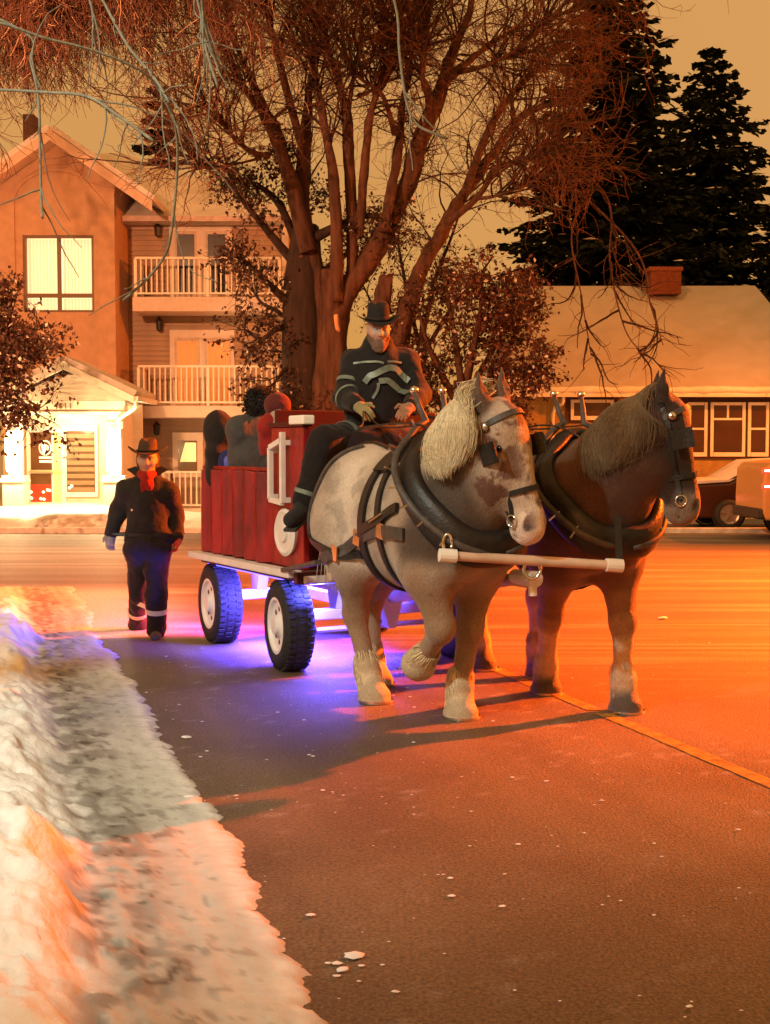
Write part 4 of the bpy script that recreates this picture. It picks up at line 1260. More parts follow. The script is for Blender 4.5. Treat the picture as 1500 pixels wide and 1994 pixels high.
# ================================================================== WAGON
WT = 30
wag = thing('wagon', 'dark red horse-drawn wagon with white trim and blue glow under the deck', 'wagon', (-.613, 9.25, 0), R(-90 + WT))
red = mat('wagon_red', (.30, .012, .016), .38, var=.35, scale=11, bump=.3, bscale=26, spec=.5, stretch=(1, 1, .35), tint=(.10, .008, .010), tscale=5, tamt=.75)
dred = mat('wagon_dark_red', (.055, .005, .008), .45, var=.2, scale=6)
wwhite = mat('wagon_white', (.74, .70, .66), .5, var=.08)
frame_m = mat('wagon_frame', (.52, .52, .58), .45, var=.08)
rubber = mat('tyre_rubber', (.022, .022, .022), .75, var=.3, scale=30, bump=.4, bscale=80)
led_blue = mat('blue_led', (.1, .1, .9), .4, var=0, emit=(.10, .09, 1.0), estr=5)
led_pink = mat('pink_led', (.9, .1, .4), .4, var=0, emit=(1.0, .05, .30), estr=5)
def wb(name, a, b, m, parent=wag, bevel=.008):
    q = MB(); q.box(a, b); return q.build(name, m, parent, bevel=bevel, world=False)
L, W = 1.98, 1.56
dk = wb('deck', (-L - .06, -.02, .70), (.03, W + .10, .795), mat('deck_wood', (.16, .06, .05), .7, var=.2))
wb('edge_rail', (-L - .08, -.14, .745), (.02, -.022, .80), wwhite, dk)
wb('edge_rail', (-L - .08, W + .102, .745), (.02, W + .20, .80), wwhite, dk)
wb('front_sill', (.032, -.10, .70), (.09, W + .15, .79), dred, dk)
wb('front_bumper', (.092, -.05, .71), (.13, W + .12, .765), wwhite, dk)
# near side: upright ribbed boards
sd = MB(); sd.box((-L, .030, .80), (-.57, .058, 1.53)); sd.box((-L, .030, .80), (-L + .05, W, 1.53))
side = sd.build('side_wall', red, wag, world=False)
n = 6
for k in range(n):
    x0 = -L + (L - .57) * k / n; x1 = -L + (L - .57) * (k + 1) / n
    q = MB(); c = (x0 + x1) / 2; h = (x1 - x0) / 2
    pr_ = [(x0 + .004, .030), (x0 + .004, .006), (c - h * .55, -.060), (c + h * .0, -.075), (c + h * .45, -.020), (x1 - .004, .006), (x1 - .004, .030)]
    q.prism([(x, y, .806 + .01 * random.random()) for x, y in pr_], (0, 0, .72)); q.build('side_board', red, side, world=False, bevel=.004)
wb('top_rail', (-L - .01, -.02, 1.53), (-.57, .062, 1.565), red, side)
wb('side_wall', (-L, W + .005, .80), (-.57, W + .035, 1.53), red)
# driver's box: tall front corner panels, front and seat
fp = wb('corner_panel', (-.57, .0, .80), (.0, .05, 1.88), red)
wb('corner_panel', (-.57, W - .01, .80), (0, W + .04, 1.88), red)
wb('panel_cap', (-.59, -.02, 1.88), (.02, .07, 1.915), dred, fp)
fw = wb('front_panel', (-.045, .052, .80), (.0, W - .012, 1.60), dred)
wb('toe_board', (.0, .10, 1.18), (.36, W - .10, 1.215), dred)
wb('dash_rail', (-.05, .052, 1.60), (.012, W - .012, 1.63), red, fw)
wb('bench', (-.60, .055, 1.72), (-.14, W - .014, 1.78), dred)
wb('bench_back', (-.63, .055, 1.78), (-.585, W - .014, 2.02), dred)
q = MB(); q.box((-.022, .30, 1.775), (.004, .62, 1.835)) ; 
wb('marker_plate', (-.20, -.028, 1.895), (.05, .075, 1.965), mat('marker_glow', (.85, .84, .78), .4, var=0), fp, bevel=.012)
# white step frame and round emblem on the corner panel
sf = MB()
for a, b in (((-.46, 1.32), (-.46, 1.72)), ((-.24, 1.32), (-.24, 1.84)), ((-.46, 1.32), (-.24, 1.30)), ((-.46, 1.72), (-.24, 1.78))):
    sf.bar((a[0], -.06, a[1]), (b[0], -.06, b[1]), .042, .035, up=(0, 1, 0))
for x, z in ((-.46, 1.34), (-.24, 1.32), (-.46, 1.70), (-.24, 1.76)): sf.bar((x, -.075, z), (x, .0, z), .04, .04)
sf.build('step_frame', wwhite, fp, world=False)
ds = MB(); ds.lathe([(0, .0), (0, .175), (.028, .185), (.042, .16), (.03, .13), (.03, .075), (.05, .07), (.055, .0)], (-.27, -.002, 1.07), axis=(0, -1, 0), n=36, ref=(0, 0, 1))
dso = ds.build('round_emblem', wwhite, fp, world=False, smooth=False)
# pale outline that trims the dash
tr = MB(); tr.tube(catmull([(.03, .42, .86), (.03, .42, 1.30), (.03, .40, 1.42), (.04, .46, 1.50), (.06, .80, 1.52)], 5), .016, 8); tr.build('grab_rail', wwhite, fw, world=False, smooth=True)
# undercarriage
for nm, x in (('front_axle', -.24), ('rear_axle', -1.74)):
    a = wb(nm, (x - .05, .14, .38), (x + .05, W - .10, .46), frame_m)
    for y in (.42, W - .42):
        b = MB(); b.prism([(x - .13, y - .05, .70), (x + .13, y - .05, .70), (x + .045, y - .05, .455), (x - .045, y - .05, .455)], (0, .10, 0)); b.build('spring_bracket', frame_m, a, world=False, bevel=.006)
rc = MB(); rc.bar((-.24, W / 2, .44), (-1.74, W / 2, .44), .08, .08); rc.build('reach_pole', frame_m, wag, world=False)
hp_ = MB(); hp_.prism([(-.02, W/2 - .16, .70), (-.02, W/2 + .16, .70), (.0, W/2 + .03, .30), (.0, W/2 - .03, .30)], (-.10, 0, 0)); hp_.build('hitch_bracket', frame_m, wag, world=False, bevel=.006)
tr_ = MB(); tr_.tube([(-.2, .2, .30), (-.2, W - .2, .30)], .022, 8); tr_.build('tie_rod', mat('pinkish_steel', (.5, .45, .45), .5), wag, world=False)
for (x, y, yw) in ((-.30, .02, -9), (-1.84, .08, -6), (-.16, W - .08, -9), (-1.70, W - .02, -6)):
    s = -1 if y < W / 2 else 1
    ax = V((math.sin(R(-yw)) * s, math.cos(R(-yw)) * s, 0)) if False else V((-math.sin(R(yw)), math.cos(R(yw)), 0)) * s
    r = .345
    c = V((x, y, r))
    q = MB(); q.lathe([(-.11, .215), (-.12, .25), (-.115, .31), (-.085, .338), (-.04, .345), (.04, .345), (.085, .338), (.115, .31), (.12, .25), (.11, .215)], c, ax, n=44)
    ty = q.build('tyre', rubber, wag, world=False, smooth=True)
    rf_ = ax.orthogonal().normalized(); wf_ = ax.cross(rf_)
    tq = MB()
    for k in range(40):
        a_ = 2*math.pi*k/40; d = rf_ * math.cos(a_) + wf_ * math.sin(a_); tg = ax.cross(d)
        for off in (-.07, 0, .07):
            p = c + d * .346 + ax * off + tg * (.012 if off == 0 else 0); tq.bar(p - ax * .026, p + ax * .026, .026, .014, up=d)
    tq.build('tread', rubber, ty, world=False)
    rm = MB(); rm.lathe([(.112, .222), (.112, .20), (.085, .185), (.075, .10), (.095, .075), (.125, .07), (.13, .0)], c, ax, n=36); rm.build('rim', mat('white_rim', (.80, .80, .80), .4, var=.05), wag, world=False, smooth=False)
    for k in range(8):
        a_ = 2*math.pi*k/8; d = rf_ * math.cos(a_) + wf_ * math.sin(a_); b = MB(); p = c + d * .135 + ax * .076; b.lathe([(0, .026), (.004, .024), (.006, .0)], p, ax, n=8); b.build('rim_hole', black_m, ty, world=False)
# LED strips under the deck
for nm, a, b, m_ in (('led_strip', (-L, .02, .685), (-.06, .05, .699), led_blue), ('led_strip', (-.02, .05, .685), (.01, W, .699), led_blue), ('led_strip', (-L - .02, .10, .685), (-L + .01, W, .699), led_pink)):
    wb(nm, a, b, m_, dk, bevel=0)
WM = Matrix.Translation((-.613, 9.25, 0)) @ Matrix.Rotation(R(-90 + WT), 4, 'Z')
def area(nm, c, sx, sy, e, colr, tgt):
    o = lamp(nm, 'AREA', WM @ V(c), e, colr, target=WM @ V(tgt), shape='RECTANGLE', size=sx, size_y=sy)
    return o
for x_ in (-.58, -1.42):
    lamp('underglow_light', 'AREA', WM @ V((x_, .55, .66)), 330, (.075, .045, 1.0), target=WM @ V((x_ + .04, .44, 0)), shape='SQUARE', size=.80, spread=R(98))
lamp('underglow_light', 'AREA', WM @ V((-.10, .25, .66)), 45, (.13, .095, 1.0), target=WM @ V((.0, .0, 0)), shape='RECTANGLE', size=.5, size_y=.10, spread=R(120))
lamp('underglow_light', 'AREA', WM @ V((-.98, .30, .62)), 30, (.10, .08, 1.0), target=WM @ V((-1.55, .08, .34)), shape='RECTANGLE', size=.2, size_y=.10, spread=R(100))
lamp('underglow_light', 'AREA', WM @ V((.10, .10, .67)), 9, (.10, .10, 1.0), target=WM @ V((-.14, .04, .60)), shape='RECTANGLE', size=.2, size_y=.05, spread=R(80))
lamp('underglow_light', 'AREA', WM @ V((-.02, .72, .66)), 26, (.10, .08, 1.0), target=WM @ V((-.5, .60, .40)), shape='RECTANGLE', size=.5, size_y=.05, spread=R(110))
lamp('rear_glow_light', 'AREA', WM @ V((-2.02, .7, .66)), 130, (1.0, .03, .22), target=WM @ V((-2.9, .35, 0)), shape='RECTANGLE', size=1.0, size_y=.08, spread=R(116))
lamp('underglow_light', 'AREA', WM @ V((-.95, .34, .62)), 16, (.125, .085, 1.0), target=WM @ V((-1.55, .06, .28)), shape='RECTANGLE', size=.2, size_y=.10, spread=R(110))
# draught pole running forward between the horses
tg = MB(); tg.tube([WM @ V((.0, W/2, .55)), P(1000, 1128, 7.75), P(1040, 1136, 7.42)], [.05, .042, .036], 10); tg.build('draught_pole', mat('pale_wood'), wag, smooth=True)
tg = MB(); tg.tube([P(1003, 1122, 7.62), P(1044, 1128, 7.38)], [.045, .05], 12); tg.tube([P(1036, 1126, 7.40), P(1038, 1160, 7.40)], [.026, .026], 8); tg.build('pole_cap', wwhite, wag, smooth=False)
et = MB(); et.bar(WM @ V((.35, W/2 - .75, .78)), WM @ V((.35, W/2 + .75, .78)), .07, .06); et.bar(WM @ V((.0, W/2, .72)), WM @ V((.36, W/2, .76)), .06, .04); et.build('evener_bar', mat('pale_wood'), wag, bevel=.01)
# lap rug between driver's box and horses is part of the driver; a small fringe of chain
for y in (.30, W - .30):
    c = MB(); c.tube([WM @ V((.02, y, .80)), WM @ V((.20, y, .70)), WM @ V((.36, y, .76))], .018, 6); c.build('chain', steel, wag, smooth=True)
# ================================================================== PEOPLE
cloth_m = mat('cloth', rough=.85, var=.12, scale=16, attr=True, bump=.3, bscale=60, spec=.2, sheen=.1)
skin_m = mat('skin', rough=.55, var=.05, scale=20, attr=True, spec=.35)
felt_m = mat('felt_hat', (.060, .044, .034), .85, var=.2, scale=20, bump=.2, bscale=90)
reflect_m = mat('reflective_tape', (.62, .66, .58), .35, var=.1, scale=40, metal=.2)

def hand(w, d, pn, side, c, k=1.0):
    """wrist, direction of the fingers, palm normal, thumb side (+1/-1 along d x pn); five separate curled digits"""
    w, d, pn = V(w), V(d).normalized(), V(pn); pn = (pn - d * pn.dot(d)).normalized(); s = d.cross(pn) * side
    ps = [cap(w, w + d * .03, .030 * k, .034 * k, .02, c), ell(w + d * .055 * k, (.050 * k, .042 * k, .021 * k), basis(d, s), k=.02, c=c)]
    for i, (o, l) in enumerate(((.030, .072), (.010, .080), (-.011, .075), (-.030, .058))):
        b = w + d * .092 * k + s * o * k; m = b + (d * .9 + pn * .35).normalized() * l * .45 * k; e = m + (d * .45 + pn * .9).normalized() * l * .5 * k
        ps += [cap(b - d * .02, m, .0105 * k, .0098 * k, .006, c), cap(m, e, .0098 * k, .0082 * k, .005, c)]
    b = w + d * .03 * k + s * .036 * k; m = b + (d * .7 + s * .75).normalized() * .036 * k; e = m + (d * .9 + pn * .45 + s * .1).normalized() * .034 * k
    ps += [cap(b, m, .014 * k, .012 * k, .012, c), cap(m, e, .012 * k, .0095 * k, .006, c)]
    return ps

def head(c, f, up, skin, k=1.0):
    c, f, up = V(c), V(f).normalized(), V(up); up = (up - f * up.dot(f)).normalized(); s = up.cross(f)
    p = lambda a, b, d: c + (f * a + s * b + up * d) * k
    M = basis(f, s)
    lip = tuple(x * m for x, m in zip(skin, (.85, .55, .5)))
    dk = tuple(x * .25 for x in skin)
    ps = [ell(p(-.01, 0, .03), (.098 * k, .078 * k, .095 * k), M, k=.03, c=skin), ell(p(.02, 0, -.035), (.072 * k, .062 * k, .088 * k), M, k=.05, c=skin),
          ell(p(.062, 0, -.098), (.026 * k, .030 * k, .022 * k), M, k=.03, c=skin), cap(p(.085, 0, .012), p(.108, 0, -.030), .011 * k, .016 * k, .015, skin),
          ell(p(.098, 0, -.034), (.014 * k, .021 * k, .010 * k), M, k=.01, c=skin)]
    for q in (-1, 1):
        ps += [ell(p(.086, q * .032, .006), (.016 * k, .020 * k, .012 * k), M, k=.012, c=dk, cut=True), ell(p(.076, q * .032, .005), (.013 * k,) * 3, M, k=.004, c=(.35, .32, .30)),
               cap(p(.086, q * .016, .026), p(.078, q * .050, .026), .008 * k, .006 * k, .012, tuple(x * .5 for x in skin)),
               ell(p(.060, q * .046, -.030), (.026 * k, .022 * k, .022 * k), M, k=.03, c=skin),
               ell(p(-.005, q * .080, -.008), (.020 * k, .009 * k, .032 * k), M, k=.01, c=skin)]
    ps += [cap(p(.082, -.022, -.064), p(.082, .022, -.064), .007 * k, .007 * k, .008, lip), cap(p(.080, -.018, -.074), p(.080, .018, -.074), .007 * k, .007 * k, .008, lip)]
    return ps, p, (f, s, up)

def lerp(a, b, t): return V(a).lerp(V(b), t)

def brim_hat(name, c, f, s, up, m, t, rx=.19, ry=.15, hgt=.115, curl=.05, crown=.088):
    """western hat: oval brim with lifted sides and a creased crown"""
    q = MB(); n = 40; rows = []
    prof = [(1.0, 0, 1), (.8, .0, .6), (.52, 0, 0.05)]
    def pt(a, r, z): return c + f * (math.cos(a) * r[0]) + s * (math.sin(a) * r[1]) + up * z
    rings = []
    for rr, lift in ((1.0, 1.0), (.85, .55), (.66, .12)):
        rings.append([pt(a, (ry * 1.12 * rr + .0, rx * rr), curl * lift * math.sin(a) ** 2 - .018 * lift * math.cos(a) ** 2) for a in np.linspace(0, 2*math.pi, n, endpoint=False)])
    for z, k in ((.0, 1.0), (.05, .97), (hgt * .8, .90), (hgt, .72), (hgt * .93, .35), (hgt * .86, .05)):
        rings.append([pt(a, (crown * 1.18 * k, crown * k), z - (.018 * max(0, math.cos(a)) ** 2 if z > .08 else 0)) for a in np.linspace(0, 2*math.pi, n, endpoint=False)])
    for r_ in rings: q.v += r_
    under = [v - up * .007 for v in rings[0]], [v - up * .007 for v in rings[2]]
    for k in range(len(rings) - 1):
        for j in range(n):
            a, b = k * n + j, k * n + (j + 1) % n; q.f.append((a, b, b + n, a + n))
    i0 = len(q.v); q.v += under[0] + under[1]
    for j in range(n):
        q.f.append((j, i0 + j, i0 + (j + 1) % n, (j + 1) % n)); q.f.append((i0 + j, i0 + n + j, i0 + n + (j+1) % n, i0 + (j + 1) % n))
    o = q.build(name, m, t, smooth=True)
    hb = MB(); ring = [pt(a, (crown * 1.20, crown * 1.02), .014) for a in np.linspace(0, 2*math.pi, 33)]
    hb.tube(ring, .011, 6, cap=False); hb.build('hat_band', leather, o)
    return o

def bands(name, prims, c, ax, w, m, t, off=.006, r0=.35, n=32):
    ax = V(ax).normalized(); e1 = ax.orthogonal().normalized(); e2 = ax.cross(e1)
    p, g, _ = sphere_ring(prims, c, e1, e2, n, off, r0=r0)
    ribbon(name, p, g, w, .004, m, t, closed=True)

# ---------------- the man walking beside the wagon
d0 = 11.2
Q = lambda px, py, d=d0: P(px, py, d)
t = thing('person', 'person walking in dark coveralls, red neckerchief and brimmed hat beside the wagon', 'person', (Q(287, 1240).x, d0, 0))
F = V((.12, -1, -.04)); SK = (.46, .29, .21)
hd_, hpt, (f_, s_, u_) = head(Q(287, 895), F, (0, .05, 1), SK, 1.06)
black_c, blk2 = (.021, .020, .020), (.017, .0165, .018)
nk = Q(287, 926, d0 + .02); ch = Q(289, 975); pv = Q(288, 1058, d0 + .02)
shR, elR, wrR = Q(247, 955), Q(229, 1000, d0 + .06), Q(217, 1040, d0 - .02)
shL, elL, wrL = Q(329, 957), Q(341, 1005, d0 + .10), Q(345, 1046, d0 + .04)
hipR, knR, anR = Q(271, 1070), Q(270, 1155, d0 + .12), Q(268, 1222, d0 + .42)
hipL, knL, anL = Q(305, 1070), Q(305, 1160, d0 - .12), Q(305, 1232, d0 - .06)
glove_c = (.30, .27, .16)
hR = hand(wrR, Q(214, 1062, d0 - .06) - wrR, (.5, -.7, 0), 1, SK, .9); hL = hand(wrL, Q(342, 1075, d0 - .02) - wrL, (-.6, -.6, 0), -1, SK, .9)
bodyp = hd_ + [cap(nk, hpt(-.01, 0, -.06), .058, .055, .03, SK), cap(ch, pv, .13, .12, .06, SK), cap(shR, shL, .05, .05, .06, SK), cap(nk, ch, .06, .12, .06, SK),
    cap(shR, elR, .042, .036, .03, SK), cap(elR, wrR, .036, .026, .03, SK), cap(shL, elL, .042, .036, .03, SK), cap(elL, wrL, .036, .026, .03, SK),
    cap(pv, hipR, .10, .09, .05, SK), cap(pv, hipL, .10, .09, .05, SK), cap(hipR, knR, .075, .055, .03, SK), cap(knR, anR, .05, .04, .03, SK), cap(hipL, knL, .075, .055, .03, SK), cap(knL, anL, .05, .04, .03, SK)] + hR + hL
body('body', bodyp, .0095, skin_m, t)
coat = [ell(ch + V((0, 0, .02)), (.198, .140, .25), k=.06, c=black_c), ell(Q(287, 1020), (.186, .140, .17), k=.08, c=black_c), cap(shR, shL, .085, .085, .08, black_c),
    cap(nk + V((0, .03, -.02)), ch, .085, .15, .06, black_c), cap(shR, elR, .090, .080, .05, black_c), cap(elR, lerp(elR, wrR, .92), .080, .064, .04, black_c),
    cap(shL, elL, .090, .080, .05, black_c), cap(elL, lerp(elL, wrL, .92), .080, .064, .04, black_c), cap(Q(262, 1048), Q(315, 1048), .10, .10, .06, black_c),
    cap(hpt(.04, 0, -.12), hpt(.11, 0, -.16), .055, .055, .02, black_c, cut=True), ell(hpt(0, 0, .0), (.13, .13, .115), k=.01, c=black_c, cut=True)]
co = body('coat', coat, .013, cloth_m, t, wob=.020, wscale=10)
for sg in (-1, 1):                                    # turned-up collar points
    q = MB(); a = Q(287 + sg * 12, 922, d0 - .02)
    q.prism([a + V((sg * .00, -.06, -.05)), a + V((sg * .05, -.02, -.02)), a + V((sg * .135, .02, .035)), a + V((sg * .065, .05, .06)), a + V((sg * .02, .05, .05))], (0, .014, .004)); q.build('collar_flap', mat('collar_cloth', (.022, .021, .021), .85), t)
trou = [cap(pv, hipR, .155, .14, .08, blk2), cap(pv, hipL, .155, .14, .08, blk2), cap(hipR, knR, .116, .090, .05, blk2), cap(knR, lerp(knR, anR, .9), .090, .084, .04, blk2), cap(hipL, knL, .116, .092, .05, blk2), cap(knL, lerp(knL, anL, .92), .092, .088, .04, blk2)]
body('trousers', trou, .013, cloth_m, t, wob=.026, wscale=10)
for an, dv in ((anR, V((-.08, -.95, -.35))), (anL, V((.12, -1, -.02)))):
    dv = dv.normalized()
    bt = [cap(an + V((0, 0, .04)), an + V((0, 0, -.01)), .062, .058, .03, (.05, .045, .042)), cap(an + V((0, 0, -.015)), an + dv * .17 + V((0, 0, -.02)), .052, .042, .03, (.06, .055, .05))]
    body('boot', bt, .010, cloth_m, t)
gl = hand(wrR + V((0, 0, .0)), Q(214, 1062, d0 - .06) - wrR, (.5, -.7, 0), 1, glove_c, 1.12) + [cap(lerp(elR, wrR, .85), wrR, .052, .040, .02, glove_c)]
body('glove', gl, .008, cloth_m, t)
gl = hand(wrL, Q(342, 1075, d0 - .02) - wrL, (-.6, -.6, 0), -1, (.50, .055, .05), 1.12) + [cap(lerp(elL, wrL, .85), wrL, .052, .040, .02, (.50, .055, .05))]  # red light falling on this hand is put into the glove colour
body('glove', gl, .008, cloth_m, t)
brim_hat('hat', hpt(-.01, 0, .065), f_, s_, (u_ + s_ * .10).normalized(), felt_m, t, .178, .155, .125, .055)
sc_c = (.30, .018, .014)
scp = [ell(hpt(.035, 0, -.135), (.082, .085, .045), k=.03, c=sc_c), cap(hpt(.095, 0, -.135), hpt(.112, .02, -.22), .040, .045, .03, sc_c), cap(hpt(.112, .02, -.20), hpt(.12, .035, -.31), .040, .020, .02, sc_c), cap(hpt(.112, -.02, -.20), hpt(.12, -.03, -.30), .036, .018, .02, (.24, .012, .012)), cap(hpt(.05, .05, -.12), hpt(.095, 0, -.15), .035, .04, .02, sc_c), cap(hpt(.05, -.05, -.12), hpt(.095, 0, -.15), .035, .04, .02, sc_c)]
body('neckerchief', scp, .008, cloth_m, t, wob=.010, wscale=22)
bands('reflective_band', trou, lerp(knR, anR, .52), knR - anR, .040, reflect_m, t); bands('reflective_band', trou, lerp(knL, anL, .40), knL - anL, .044, reflect_m, t)
bands('waist_belt', coat, Q(288, 1040), (0, 0, 1), .030, leather, t, r0=.5)
for px, py in ((246, 994), (291, 1050)):
    pp, gg = project(coat, [Q(px, py, d0 - .18)], .006); q = MB(); q.lathe([(0, .014), (.006, .012), (.008, 0)], pp[0], axis=gg[0], n=10); q.build('snap_button', steel, t)
hr = [cap(hpt(-.06, q * .055, .02), hpt(-.05, q * .062, -.07), .045, .035, .03, (.06, .045, .035)) for q in (-1, 1)] + [ell(hpt(-.045, 0, .0), (.085, .085, .10), basis(f_, s_), k=.04, c=(.06, .045, .035))]
body('hair', hr, .010, cloth_m, t, wob=.008, wscale=30)

# ---------------- the driver, seated high on the box
t = thing('person', 'person driving the wagon in dark striped coat and black hat, holding the reins', 'person', (P(735, 850, 9.75).x, 9.75, 1.78))
Q = lambda px, py, d=9.6: P(px, py, d)
F = V((.18, -1, -.22)); SK = (.48, .30, .22)
hd_, hpt, (f_, s_, u_) = head(Q(737, 640, 9.50), F, (0, -.1, 1), SK, 1.05)
dkc, dk2 = (.013, .013, .014), (.011, .009, .010)
nk = Q(738, 675, 9.58); ch = Q(738, 740, 9.58); pv = Q(725, 842, 9.66)
shR, elR, wrR = Q(689, 705, 9.60), Q(674, 773, 9.48), Q(697, 790, 9.20)
shL, elL, wrL = Q(791, 705, 9.62), Q(817, 769, 9.50), Q(800, 793, 9.20)
hipR, knR, anR = Q(705, 850, 9.60), Q(632, 862, 9.20), Q(590, 985, 9.16)
hipL, knL, anL = Q(750, 850, 9.66), Q(815, 868, 9.42), Q(800, 985, 9.40)
bodyp = hd_ + [cap(nk, hpt(-.01, 0, -.06), .058, .055, .03, SK), cap(ch, pv, .13, .12, .06, SK), cap(shR, shL, .05, .05, .06, SK), cap(nk, ch, .06, .12, .06, SK),
    cap(shR, elR, .042, .036, .03, SK), cap(elR, wrR, .036, .026, .03, SK), cap(shL, elL, .042, .036, .03, SK), cap(elL, wrL, .036, .026, .03, SK),
    cap(pv, hipR, .10, .09, .05, SK), cap(pv, hipL, .10, .09, .05, SK), cap(hipR, knR, .075, .055, .03, SK), cap(knR, anR, .05, .04, .03, SK), cap(hipL, knL, .075, .055, .03, SK), cap(knL, anL, .05, .04, .03, SK)]
dR, dL = V((.45, -.7, -.35)), V((-.35, -.8, -.25))
bodyp += hand(wrR, dR, (.5, 0, -.8), 1, SK, .92) + hand(wrL, dL, (-.4, 0, -.8), -1, SK, .92)
body('body', bodyp, .0095, skin_m, t)
coat = [ell(ch + V((0, 0, 0)), (.23, .18, .28), k=.06, c=dkc), ell(Q(732, 805, 9.60), (.245, .19, .20), k=.08, c=dkc), cap(shR, shL, .095, .095, .08, dkc), cap(nk + V((0, .02, -.02)), ch, .09, .16, .06, dkc),
    cap(shR, elR, .096, .088, .05, dkc), cap(elR, lerp(elR, wrR, .93), .088, .070, .04, dkc), cap(shL, elL, .096, .088, .05, dkc), cap(elL, lerp(elL, wrL, .93), .092, .070, .04, dkc),
    cap(hpt(-.06, 0, -.12), hpt(-.05, 0, -.20), .11, .12, .05, dkc), cap(hpt(.05, 0, -.11), hpt(.12, 0, -.16), .05, .05, .02, dkc, cut=True), ell(hpt(0.02, 0, .0), (.115, .125, .105), k=.01, c=dkc, cut=True)]
body('coat', coat, .013, cloth_m, t, wob=.026, wscale=9)
leg_ = [cap(pv, hipR, .17, .15, .08, dk2), cap(pv, hipL, .17, .15, .08, dk2), cap(hipR, knR, .145, .115, .05, dk2), cap(knR, lerp(knR, anR, .95), .115, .085, .04, dk2), cap(hipL, knL, .145, .115, .05, dk2), cap(knL, lerp(knL, anL, .95), .115, .085, .04, dk2)]
body('trousers', leg_, .014, cloth_m, t, wob=.03, wscale=8)
rug = [ell(Q(745, 868, 9.42), (.34, .20, .16), rotm(0, 0, .3), k=.1, c=(.014, .007, .009)), ell(Q(760, 915, 9.36), (.33, .16, .26), rotm(.15, 0, .3), k=.1, c=(.012, .006, .008)), ell(Q(690, 920, 9.32), (.16, .13, .22), k=.1, c=(.011, .009, .009))]
body('lap_rug', rug, .016, cloth_m, t, wob=.030, wscale=6)
for an, dv in ((anR, V((-.35, -.75, -.42))), (anL, V((.1, -.9, -.2)))):
    dv = dv.normalized()
    bt = [cap(an + V((0, 0, .06)), an + V((0, 0, -.02)), .074, .070, .03, (.02, .02, .02)), cap(an + V((0, 0, -.03)), an + dv * .21, .066, .056, .03, (.02, .02, .02))]
    bo = body('boot', bt, .010, cloth_m, t)
    so = MB(); n_ = V((0, 0, -1)); n_ = (n_ - dv * n_.dot(dv)).normalized(); so.bar(an - dv * .05 + n_ * .085, an + dv * .26 + n_ * .062, .10, .022, up=n_); so.build('boot_sole', mat('sole_rubber', (.05, .05, .045), .8), bo)
gc = (.24, .22, .11)
body('glove', hand(wrR, dR, (.5, 0, -.8), 1, gc, 1.2) + [cap(lerp(elR, wrR, .84), wrR, .058, .046, .02, gc)], .008, cloth_m, t)
gc = (.27, .16, .10)
body('glove', hand(wrL, dL, (-.4, 0, -.8), -1, gc, 1.2) + [cap(lerp(elL, wrL, .84), wrL, .058, .046, .02, gc)], .008, cloth_m, t)
brim_hat('hat', hpt(-.012, 0, .060), f_, s_, u_, mat('black_felt', (.014, .013, .013), .9, var=.2), t, .165, .150, .14, .045)
bd_ = [ell(hpt(.07, 0, -.115), (.05, .055, .06), k=.03, c=(.16, .10, .075)), cap(hpt(.03, .06, -.06), hpt(.06, .03, -.12), .026, .03, .02, (.13, .085, .06)), cap(hpt(.03, -.06, -.06), hpt(.06, -.03, -.12), .026, .03, .02, (.13, .085, .06))]
body('beard', bd_, .009, cloth_m, t, wob=.012, wscale=40)
teal = mat('reflective_stripe', (.15, .20, .17), .45, var=.4, scale=14, metal=.1)
def stripe(ctrl, w, off=.010):
    pts = [Q(px, py, 9.28) for px, py in ctrl]; p, g = project(coat, catmull(pts, 6), off, 8); ribbon('reflective_stripe', p, g, w, .005, teal, t)
stripe([(672, 690), (700, 691), (735, 692), (752, 696)], .016); stripe([(764, 690), (800, 688)], .016)
stripe([(704, 727), (728, 722), (752, 712), (776, 706), (800, 712)], .048); stripe([(738, 742), (760, 740), (786, 738), (803, 735)], .044)
stripe([(736, 746), (741, 758), (742, 770)], .022)
bands('sleeve_band', [q for q in coat if q['t'] == 'c'][2:4], lerp(elR, wrR, .18), elR - wrR, .020, teal, t); bands('sleeve_band', [q for q in coat if q['t'] == 'c'][2:4], lerp(shR, elR, .60), shR - elR, .030, teal, t)
bands('trouser_band', leg_[2:4], lerp(hipR, knR, .45), knR - hipR, .040, teal, t); bands('trouser_band', leg_[2:4], lerp(knR, anR, .80), knR - anR, .032, teal, t)
bands('trouser_band', leg_[4:6], lerp(hipL, knL, .5), knL - hipL, .040, teal, t)
driver_hands = (V(wrR) + dR.normalized() * .09, V(wrL) + dL.normalized() * .09)

